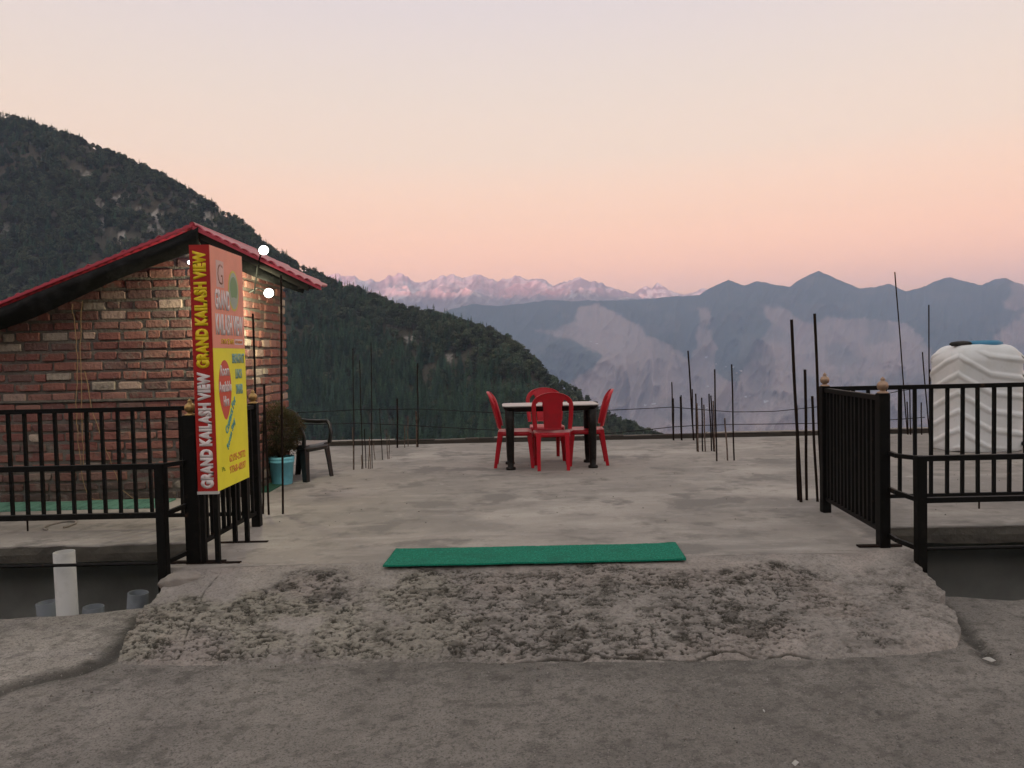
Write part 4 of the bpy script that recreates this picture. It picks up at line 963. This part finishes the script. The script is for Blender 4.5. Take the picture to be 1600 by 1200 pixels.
def leg_mb(x0, y0, z0, x1, y1, w0, w1, sx_, sy_):
    """moulded L-section leg, tapering, corner outward"""
    mb = MB(); n_ = 7; th = .006; rows = []
    for k in range(n_):
        t_ = k / (n_ - 1); x = x0 + (x1 - x0) * t_; y = y0 + (y1 - y0) * t_; z = z0 * (1 - t_); w_ = w0 + (w1 - w0) * t_ ** .7
        L = [(0, 0), (-w_, 0), (-w_, -th), (-th * 2.2, -th * 1.4), (-th, -w_), (0, -w_)]
        rows.append([(x + sx_ * a, y + sy_ * b, z) for a, b in L])
    vs = [p for r in rows for p in r]; m_ = 6
    fs = [(k * m_ + i, k * m_ + (i + 1) % m_, (k + 1) * m_ + (i + 1) % m_, (k + 1) * m_ + i) for k in range(n_ - 1) for i in range(m_)]
    fs += [tuple(range(m_)), tuple(range((n_ - 1) * m_, n_ * m_))]
    return mb.add(vs, fs)
def red_chair():
    t = thing('plastic_chair', 'x', 'chair', (0, 0, 0), 0, 'red chairs around the table')
    arch_back(t, M['red'], W=.49, H=.92); seat_mesh(t, M['red'])
    for sx_ in (-1, 1):
        leg_mb(sx_ * .20, -.195, .425, sx_ * .215, -.225, .055, .038, sx_, -1).build('leg', M['red'], t)
        leg_mb(sx_ * .195, .205, .44, sx_ * .19, .265, .06, .038, sx_, 1).build('leg', M['red'], t)
    return t
rc0 = red_chair()
spots = [((.465, 9.02, 0), 180, 'red plastic chair with its back to the camera, in front of the table'), ((.03, 9.24, 0), 88, 'red plastic chair at the left end of the table'),
         ((.90, 9.28, 0), -93, 'red plastic chair at the right end of the table'), ((.435, 9.76, 0), 3, 'red plastic chair on the far side of the table, mostly hidden by another chair')]
for k, (loc, a, lab) in enumerate(spots):
    o = rc0 if k == 0 else copy_tree(rc0); o.location = loc; o.rotation_euler = (0, 0, math.radians(a)); o['label'] = lab
tb = thing('plastic_table', 'pale topped rectangular table with dark brown legs among the red chairs', 'table', (.45, 9.18, 0), math.radians(1.2))
def rrect(w_, d_, r, n_=8):
    pts = []
    for cx0, cy0, a0 in ((w_/2-r, d_/2-r, 0), (-w_/2+r, d_/2-r, 90), (-w_/2+r, -d_/2+r, 180), (w_/2-r, -d_/2+r, 270)):
        for k in range(n_ + 1):
            a = math.radians(a0 + 90 * k / n_); pts.append((cx0 + r * math.cos(a), cy0 + r * math.sin(a)))
    return pts
def slab_prof(w_, d_, r, levels):
    mb = MB(); rings = []
    for ins, z in levels: rings.append([(x * (1 - 2 * ins / w_), y * (1 - 2 * ins / d_), z) for x, y in rrect(w_, d_, r)])
    n_ = len(rings[0]); vs = [p for r_ in rings for p in r_]
    fs = [(k*n_+i, k*n_+(i+1)%n_, (k+1)*n_+(i+1)%n_, (k+1)*n_+i) for k in range(len(rings)-1) for i in range(n_)]
    return mb.add(vs, fs + [tuple(range(n_)), tuple(range((len(rings)-1)*n_, len(rings)*n_))])
slab_prof(1.15, .58, .10, [(.004, .746), (0, .748), (0, .756), (.004, .760)]).build('tabletop', M['tabletop'], tb)
slab_prof(1.14, .57, .09, [(.05, .685), (.01, .72), (.004, .7455)]).build('apron', M['tabledark'], tb)
for sx_ in (-1, 1):
    for sy_ in (-1, 1):
        mb = MB(); x, y = sx_ * .49, sy_ * .235
        mb.lathe([(.0001, .70), (.052, .70), (.05, .5), (.042, .12), (.036, .035), (.055, .03), (.06, .012), (.058, 0), (.0001, 0)], (x, y, 0), 14)
        mb.build('leg', M['tabledark'], tb, True)

# black armchair
bc = thing('plastic_armchair', 'black plastic armchair beside the potted bush, facing right', 'chair', (-2.41, 8.62, 0), math.radians(66))
arch_back(bc, M['blackplastic'], W=.46, H=.80, zs=.40, recline=.12, yb=.19); seat_mesh(bc, M['blackplastic'], W=.46, D=.44, z=.41)
for sx_ in (-1, 1):
    leg_mb(sx_ * .215, -.20, .40, sx_ * .24, -.235, .085, .055, sx_, -1).build('leg', M['blackplastic'], bc)
    leg_mb(sx_ * .205, .20, .40, sx_ * .215, .27, .07, .045, sx_, 1).build('leg', M['blackplastic'], bc)
    mb = MB(); pts = [(sx_ * .225, .24, .66), (sx_ * .245, .12, .635), (sx_ * .255, -.02, .63), (sx_ * .255, -.15, .635), (sx_ * .25, -.19, .60), (sx_ * .235, -.215, .50), (sx_ * .225, -.20, .39)]
    mb.tube(pts, [.018, .022, .024, .022, .02, .02, .024], 8); mb.build('armrest', M['blackplastic'], bc, True)

# potted bush
pb = gr(436, 759); pot = thing('plant_pot', 'sky blue plastic bucket used as a plant pot, holding a round dry bush', 'bucket', (pb.x, pb.y + .12, 0))
MB().lathe([(.0001, .0), (.105, 0), (.108, .01), (.128, .235), (.136, .238), (.136, .262), (.131, .265), (.137, .275), (.137, .305), (.128, .305), (.122, .28), (.0001, .28)], n=32).build('bucket', M['blue'], pot, True)
MB().lathe([(.0001, .286), (.06, .29), (.122, .282)], n=20).build('soil', M['soil'], pot, True)
bs = thing('bush', 'round dry brownish bush growing out of the blue bucket', 'plant', (pb.x - .03, pb.y + .13, .27))
mb = MB(); rn = random.Random(5)
for k in range(16):
    a = rn.random() * 6.28; q = rn.uniform(.02, .16)
    mb.tube([(0, 0, .0), (math.cos(a) * q * .4, math.sin(a) * q * .4, .16), (math.cos(a) * q, math.sin(a) * q, .4)], [.006, .004, .002], 5)
mb.build('stem', M['bark'], bs)
mb = MB()
for k in range(11000):
    a = rn.random() * 6.283; cz = rn.uniform(-1, 1); s_ = math.sqrt(1 - cz * cz); n_ = Vector((math.cos(a) * s_, math.sin(a) * s_, cz))
    lob = .82 + .34 * float(vn(np.array([n_.x * 2.2 + 5]), np.array([n_.z * 2.2 + n_.y * 1.7 + 9]), 3)[0])
    rr = lob * rn.uniform(.35, 1) ** .45; p = Vector((n_.x * .265 * rr, n_.y * .265 * rr, .30 + n_.z * .29 * rr))
    if p.z < .03: continue
    d = (n_ + Vector((rn.gauss(0, .5), rn.gauss(0, .5), rn.gauss(0, .5) + .2))).normalized(); sd_ = d.cross(Vector((rn.gauss(0, 1), rn.gauss(0, 1), rn.gauss(0, 1)))).normalized()
    L_ = rn.uniform(.02, .045); wd = rn.uniform(.0025, .005)
    mb.add([p - sd_ * wd, p + sd_ * wd, p + d * L_], [(0, 1, 2)])
mb.build('foliage', M['bush'], bs)

# ------------------------------------------------------------------ water tank
TW, TD, TH = .93, .72, 1.34
tl = gr(1462, 706)
tk = thing('water_tank', 'big white moulded plastic water tank with wavy ribs, behind the right railing', 'tank', (5.60 + TW / 2, 9.50 + TD / 2, 0))
def tank_faces():
    n_ = 150; mb = []
    f = np.linspace(-1, 1, n_); A, B = np.meshgrid(f, f, indexing='ij'); one = np.ones_like(A)
    outs = []
    for (P_, kind) in ((np.stack([A, -one, B], -1), 'f'), (np.stack([one, A, B], -1), 's'), (np.stack([-A, one, B], -1), 'f'), (np.stack([-one, -A, B], -1), 's'), (np.stack([A, B, one], -1), 't')):
        hx_, hy2, hz_ = TW / 2, TD / 2, TH / 2; R_ = .2
        Q = P_ * np.array([hx_, hy2, hz_]); core_ = np.clip(Q, [-hx_ + R_, -hy2 + R_, -hz_ + .07], [hx_ - R_, hy2 - R_, hz_ - R_])
        d = Q - core_; L_ = np.linalg.norm(d, axis=-1, keepdims=True) + 1e-9; rad_ = np.where(Q[..., 2:3] < 0, np.minimum(R_, R_), R_)
        nrm = d / L_; Q2 = core_ + nrm * R_
        Q2[..., 2] = np.maximum(Q2[..., 2], -hz_ - .0)
        if kind != 't':
            uu = (A + 1) / 2; vv = Q2[..., 2] + hz_
            side_ = kind == 's'; dl = uu * TW if not side_ else (1 - uu) * TD
            g0 = np.where(dl < .42, dl * .60, .252 + (dl - .42) * .15) if not side_ else dl * .42
            g0 = np.sqrt((g0 + .05) ** 2 + .001) - .0
            ph = (vv + g0) / .235; fr = ph - np.floor(ph)
            rb = np.exp(-(np.abs(fr - .5) / .15) ** 3)
            edge_ = sst(.0, .10, vv) * sst(TH - .0, TH - .1, vv)
            nrm = nrm * np.array([1, 1, 0]); Q2 = Q2 + nrm * (rb * .02 * edge_)[..., None]
        Q2[..., 2] += hz_
        Q2[..., 2] += .03 * sst(TH - .12, TH, Q2[..., 2]) * np.clip(1 - (Q2[..., 0] / (TW * .5)) ** 2, 0, 1)
        outs.append(Q2)
    return outs
tm_ = tank_faces(); me0 = None
bm = bmesh.new()
for Q2 in tm_:
    o = grid_mesh('tmp', Q2, None); bm.from_mesh(o.data); bpy.data.objects.remove(o)
bmesh.ops.remove_doubles(bm, verts=bm.verts, dist=.002); bmesh.ops.recalc_face_normals(bm, faces=bm.faces)
me = bpy.data.meshes.new('body'); bm.to_mesh(me); bm.free(); link_mesh('body', me, M['tank'], tk, True)
MB().lathe([(.0001, TH + .078), (.17, TH + .075), (.18, TH + .06), (.21, TH + .055), (.21, TH - .004), (.0001, TH - .004)], (.09, -.02, 0), 36).build('lid', M['lidblue'], tk, True)
MB().tube([(.40, -TD / 2 - .04, .10), (.40, -TD / 2 + .05, .10)], .028, 12).build('outlet', M['blackplastic'], tk, True)
sp_ = at(1504, 538, 9.7)
st = MB(); rn = random.Random(8); vs = []
prof = [(-.135, .012, .010), (-.10, .045, .03), (-.04, .07, .037), (.05, .075, .04), (.11, .07, .036), (.135, .05, .026)]
for x, ry, rz in prof:
    for k in range(9):
        a = 6.283 * k / 9; vs.append((x + rn.uniform(-.006, .006), math.cos(a) * ry * rn.uniform(.88, 1.1), max(-.03, math.sin(a) * rz * rn.uniform(.85, 1.12))))
fs = [(i*9+k, i*9+(k+1)%9, (i+1)*9+(k+1)%9, (i+1)*9+k) for i in range(5) for k in range(9)] + [tuple(range(9)), tuple(range(45, 54))]
o = st.add(vs, fs).build('stone', M['stone']); o.location = (sp_.x, 9.76, TH + .04); o.scale = (.95, 1, 1); tag(o, 'dark pointed stone lying on top of the water tank, left of its blue lid', 'stone')

# ------------------------------------------------------------------ rebar
ORD = ['', 'second ', 'third ', 'fourth ', 'fifth ', 'sixth ', 'seventh ', 'eighth ', 'ninth ', 'tenth ', 'eleventh ', 'twelfth ', 'thirteenth ', 'fourteenth ', 'fifteenth ', 'sixteenth ']
def rod(bx, by, tx, ty, r, mat, label, group, wig=.004):
    b = gr(bx, by); b.z = -.02; tp = at(tx, ty, b.y + random.uniform(-.03, .03)); n_ = 8; pts = []
    for k in range(n_ + 1):
        q = k / n_; p = b.lerp(tp, q); p.x += math.sin(q * 5 + bx) * wig * math.sin(q * math.pi); pts.append(p)
    mb = MB(); mb.tube(pts, r, 7)
    o = mb.build('rebar_rod', mat); tag(o, label, 'rebar', group); return o
def rods(lst, where, group, r):
    lst = sorted(lst, key=lambda q: (q[0] + q[2] * .001)); n_ = len(lst)
    for k, q in enumerate(lst):
        hgt = q[1] - q[3]; tall = 'tall ' if hgt > .75 * max(a[1] - a[3] for a in lst) else ('short ' if hgt < .45 * max(a[1] - a[3] for a in lst) else 'mid-height ')
        pos = 'leftmost' if k == 0 else ('rightmost' if k == n_ - 1 else ORD[k].strip() + ' from the left')
        rod(q[0], q[1], q[2], q[3], q[4] if len(q) > 4 and q[4] else r, M['rustpale'] if len(q) > 5 else M['rust'], '%srusty rebar, %s %s' % (tall, pos, where), group)
def Z5(l): return [(1030 + a / 6, 540 + b / 6, 1030 + c / 6, 540 + d / 6) + tuple(e) for a, b, c, d, *e in l]
def Z6(l): return [(1020 + a / 3, 420 + b / 3, 1020 + c / 3, 420 + d / 3) + tuple(e) for a, b, c, d, *e in l]
def Z4(l): return [(540 + a / 8, 600 + b / 8, 540 + c / 8, 600 + d / 8) + tuple(e) for a, b, c, d, *e in l]
def Z7(l): return [(1380 + a / 4, 420 + b / 4, 1380 + c / 4, 420 + d / 4) + tuple(e) for a, b, c, d, *e in l]
rods(Z5([(132, 888, 118, 342), (138, 889, 132, 495), (208, 888, 197, 478), (214, 889, 205, 465), (325, 888, 270, 48, .012), (320, 887, 309, 408), (357, 992, 342, 450), (367, 995, 353, 540, 0, 1), (407, 992, 398, 487), (433, 993, 418, 553, 0, 1),
         (492, 988, 467, 452), (514, 991, 484, 468), (521, 993, 506, 518, 0, 1), (540, 1083, 520, 222), (642, 1077, 614, 680, 0, 1), (703, 1077, 679, 175)]),
     'in the group right of the red chairs', 'rebar rods right of the red chairs', .0095)
rods(Z6([(695, 1092, 650, 238, .0135), (683, 1084, 672, 640, .012), (722, 1083, 713, 472, .0125), (772, 1090, 747, 597, .0115), (795, 1083, 758, 210, .0125)]),
     'of five beside the right railing', 'rebar rods beside the right railing', .012)
rods(Z7([(152, 1033, 72, 20), (155, 1035, 149, 830), (172, 1036, 165, 745), (240, 1036, 238, 835), (288, 1035, 245, 520), (291, 1036, 285, 225), (294, 1036, 290, 628, .014)]),
     'in the group left of the white tank', 'rebar rods left of the water tank', .0095)
rods(Z4([(98, 1073, 88, 540, 0, 1), (105, 1070, 92, -440), (200, 1062, 199, 885, 0, 1), (216, 1060, 176, -300), (254, 1050, 236, 560), (288, 1058, 296, 700, 0, 1), (310, 1060, 300, 660, 0, 1), (332, 1055, 318, -520), (368, 945, 350, 740, 0, 1),
         (460, 945, 424, 300), (530, 938, 512, 610, 0, 1), (545, 935, 542, 640, 0, 1)]),
     'in the group between armchair and table', 'rebar rods between the black armchair and the table', .0055)
rods(Z4([(647, 797, 645, 180, .013), (740, 795, 735, 520, 0, 1), (782, 780, 778, 400, 0, 1), (893, 790, 880, 340, .012, 1), (905, 790, 898, -260, .009)]),
     'of those by the far kerb', 'rebar rods by the far kerb left of the table', .007)
rods([(411, 803, 413, 600), (420, 804, 413, 626), (442, 803, 439, 430), (405, 802, 395, 490)], 'of four in front of the bush', 'rebar rods in front of the potted bush', .0095)
# cables strung along the far edge
def cable(pts, Y, r, label):
    P = [at(a, b, Y) for a, b in pts]; q = []
    for a, b in zip(P[:-1], P[1:]):
        for k in np.linspace(0, 1, 9)[:-1]:
            p = a.lerp(b, k); p.z -= .035 * (b - a).length * .3 * 4 * k * (1 - k) * .25; q.append(p)
    q.append(P[-1]); mb = MB(); mb.tube(q, r, 6); tag(mb.build('cable', M['cable']), label, 'cable')
cable([(455, 645), (560, 640), (653, 639), (700, 641), (776, 645), (860, 646), (948, 641), (1051, 636), (1097, 640), (1145, 643.6), (1210, 642.7), (1292, 634), (1405, 611), (1450, 604)], 11.3, .0065, 'upper of two black cables strung between the rebar rods along the far edge')
cable([(455, 664), (560, 661), (630, 664), (700, 668), (776, 672), (860, 680), (954, 677), (1051, 667), (1083, 665), (1145, 663), (1287, 661), (1391, 656), (1445, 652)], 11.3, .0065, 'lower of two black cables strung between the rebar rods along the far edge')

# ------------------------------------------------------------------ pipes in the gap, cement lump, litter, grit
def pipe(name, bx, by, tx, ty, r, mat, label, Y, zb=-.9):
    b = at(bx, by, Y); tp = at(tx, ty, Y); d = (tp - b).normalized(); b2 = b - d * .8
    q = d.to_track_quat('Z', 'Y'); L_ = (tp - b2).length; mb = MB()
    mb.lathe([(r, 0), (r, L_), (r * .88, L_), (r * .88, L_ - .5)], n=32); o = mb.build(name, mat, None, True)
    o.location = b2; o.rotation_euler = q.to_euler(); tag(o, label, 'pipe'); return o
pipe('drain_pipe', 106, 966, 100, 862, .0655, M['pvcwhite'], 'tall white drain pipe standing in the gap left of the ramp', 5.0)
pipe('drain_pipe', 76, 968, 73, 941, .066, M['pvcgrey'], 'short grey pipe stub directly left of the tall white pipe', 5.06)
pipe('drain_pipe', 146, 963, 146, 948, .066, M['pvcgrey'], 'lowest grey pipe stub just right of the tall white pipe', 5.04)
pipe('drain_pipe', 214, 958, 216, 926, .066, M['pvcgrey'], 'grey pipe stub nearest the ramp, furthest right in the gap', 5.1)
def blob(name, c_, size, mat, label, cat, seed, n_=40):
    th_ = np.linspace(0, math.pi, n_)[:, None]; ph_ = np.linspace(0, 2 * math.pi, n_ * 2)[None]
    X_ = np.sin(th_) * np.cos(ph_); Y_ = np.sin(th_) * np.sin(ph_); Z_ = np.cos(th_) + 0 * ph_
    r = .85 + .4 * (fbm(X_ * 1.6 + 9, Z_ * 1.6 + Y_ * 1.3, 4, seed)); P = np.stack([X_ * r * size[0], Y_ * r * size[1], Z_ * r * size[2]], -1)
    o = grid_mesh(name, P, mat); o.location = c_; return tag(o, label, cat)
lp = gr(284, 900, -.02); o = blob('cement_lump', (lp.x + .0, lp.y + .0, -.055), (.13, .085, .055), M['lump'], 'pale smooth cement lump at the top left corner of the ramp', 'cement lump', 900); o.rotation_euler.z = math.radians(30)
mb = MB(); x = 1.0
o = thing('manhole_ring', 'thin broken cement ring lying on the slab behind the left railing', 'ring', gr(94, 822)); mb = MB()
mb.tube([(math.cos(a) * .1, math.sin(a) * .16, .008) for a in np.linspace(-.6, 4.6, 24)], .009, 6); mb.build('ring', M['lump'], o)
for k, (x, y, s_, lab) in enumerate([(1545, 1031, .028, 'white scrap of paper on the road by the right foot of the ramp'), (1243, 1193, .016, 'small white chip at the bottom of the picture, on the road'), (140, 1023, .014, 'small white scrap on the road left of the ramp foot'),
                                 (1194, 1111, .007, 'tiny white chip on the road below the middle right of the ramp')]):
    p = gr(x, y, ZR + .012); mb = MB(); rn = random.Random(k)
    mb.add([(-s_, -s_ * .4, 0), (s_ * .9, -s_ * .5, .002), (s_, s_ * .5, .006), (0, s_ * .2, s_ * .5), (-s_ * .8, s_ * .6, .004)], [(0, 1, 3), (1, 2, 3), (0, 3, 4), (2, 4, 3)])
    o = mb.build('litter', M['litter']); o.location = p; o.rotation_euler.z = rn.random() * 6; sdm = o.modifiers.new('t', 'SOLIDIFY'); sdm.thickness = .003; tag(o, lab, 'litter')
gm = MB(); rn = random.Random(77)
for k in range(620):
    x = rn.uniform(-3.2, 3.4); y = rn.uniform(2.3, 4.0) if rn.random() < .7 else rn.gauss(3.9, .08)
    s_ = rn.uniform(.0025, .007) * (1.7 if rn.random() < .06 else 1); z = ZR + .003 + rn.uniform(-.004, .010)
    vs = [(x + s_ * rn.uniform(.6, 1.2) * a, y + s_ * rn.uniform(.6, 1.2) * b, z + s_ * .8 * c_) for a, b, c_ in ((1, 0, 0), (-1, 0, 0), (0, 1, 0), (0, -1, 0), (0, 0, 1), (0, 0, -1))]
    gm.add(vs, [(0, 2, 4), (2, 1, 4), (1, 3, 4), (3, 0, 4), (2, 0, 5), (1, 2, 5), (3, 1, 5), (0, 3, 5)])
o = gm.build('gravel', M['pebble']); tag(o, 'fine grit scattered over the road below the ramp', kind='stuff')
gm = MB()
for k in range(260):
    x = rn.uniform(-2.0, 9); y = rn.uniform(5.0, 11.5); s_ = rn.uniform(.003, .009)
    vs = [(x + s_ * rn.uniform(.6, 1.2) * a, y + s_ * rn.uniform(.6, 1.2) * b, s_ * .6 * c_ + .003) for a, b, c_ in ((1, 0, 0), (-1, 0, 0), (0, 1, 0), (0, -1, 0), (0, 0, 1), (0, 0, -1))]
    gm.add(vs, [(0, 2, 4), (2, 1, 4), (1, 3, 4), (3, 0, 4), (2, 0, 5), (1, 2, 5), (3, 1, 5), (0, 3, 5)])
o = gm.build('gravel', M['pebble']); tag(o, 'sparse grit scattered over the terrace', kind='stuff')

# ------------------------------------------------------------------ air
hm = bpy.data.materials.new('haze'); hm.use_nodes = True; t = hm.node_tree; t.nodes.clear()
oo = t.nodes.new('ShaderNodeOutputMaterial'); pv = t.nodes.new('ShaderNodeVolumePrincipled')
pv.inputs['Color'].default_value = (.56, .715, 1.0, 1); pv.inputs['Density'].default_value = 1.1e-4; pv.inputs['Density Attribute'].default_value = ''
pv.inputs['Anisotropy'].default_value = 0.0
t.links.new(pv.outputs[0], oo.inputs['Volume'])
hz_ = MB().box((-12400, -4600, -840), (12400, 16900, 1480)).build('haze', hm); tag(hz_, kind='stuff')
bpy.context.view_layer.update()
zs_ = []
for o in S.objects:
    if o.type == 'MESH' and o.name != 'haze':
        bb = [o.matrix_world @ Vector(c_) for c_ in o.bound_box]; zs_.append((min(b.z for b in bb), max(b.z for b in bb), o.name, min(b.x for b in bb), max(b.x for b in bb), min(b.y for b in bb), max(b.y for b in bb)))
print('LOW', min(zs_)[:3], 'HIGH', max(zs_, key=lambda q: q[1])[:3], 'X', min(q[3] for q in zs_), max(q[4] for q in zs_), 'Y', min(q[5] for q in zs_), max(q[6] for q in zs_))
print('TREES', n)
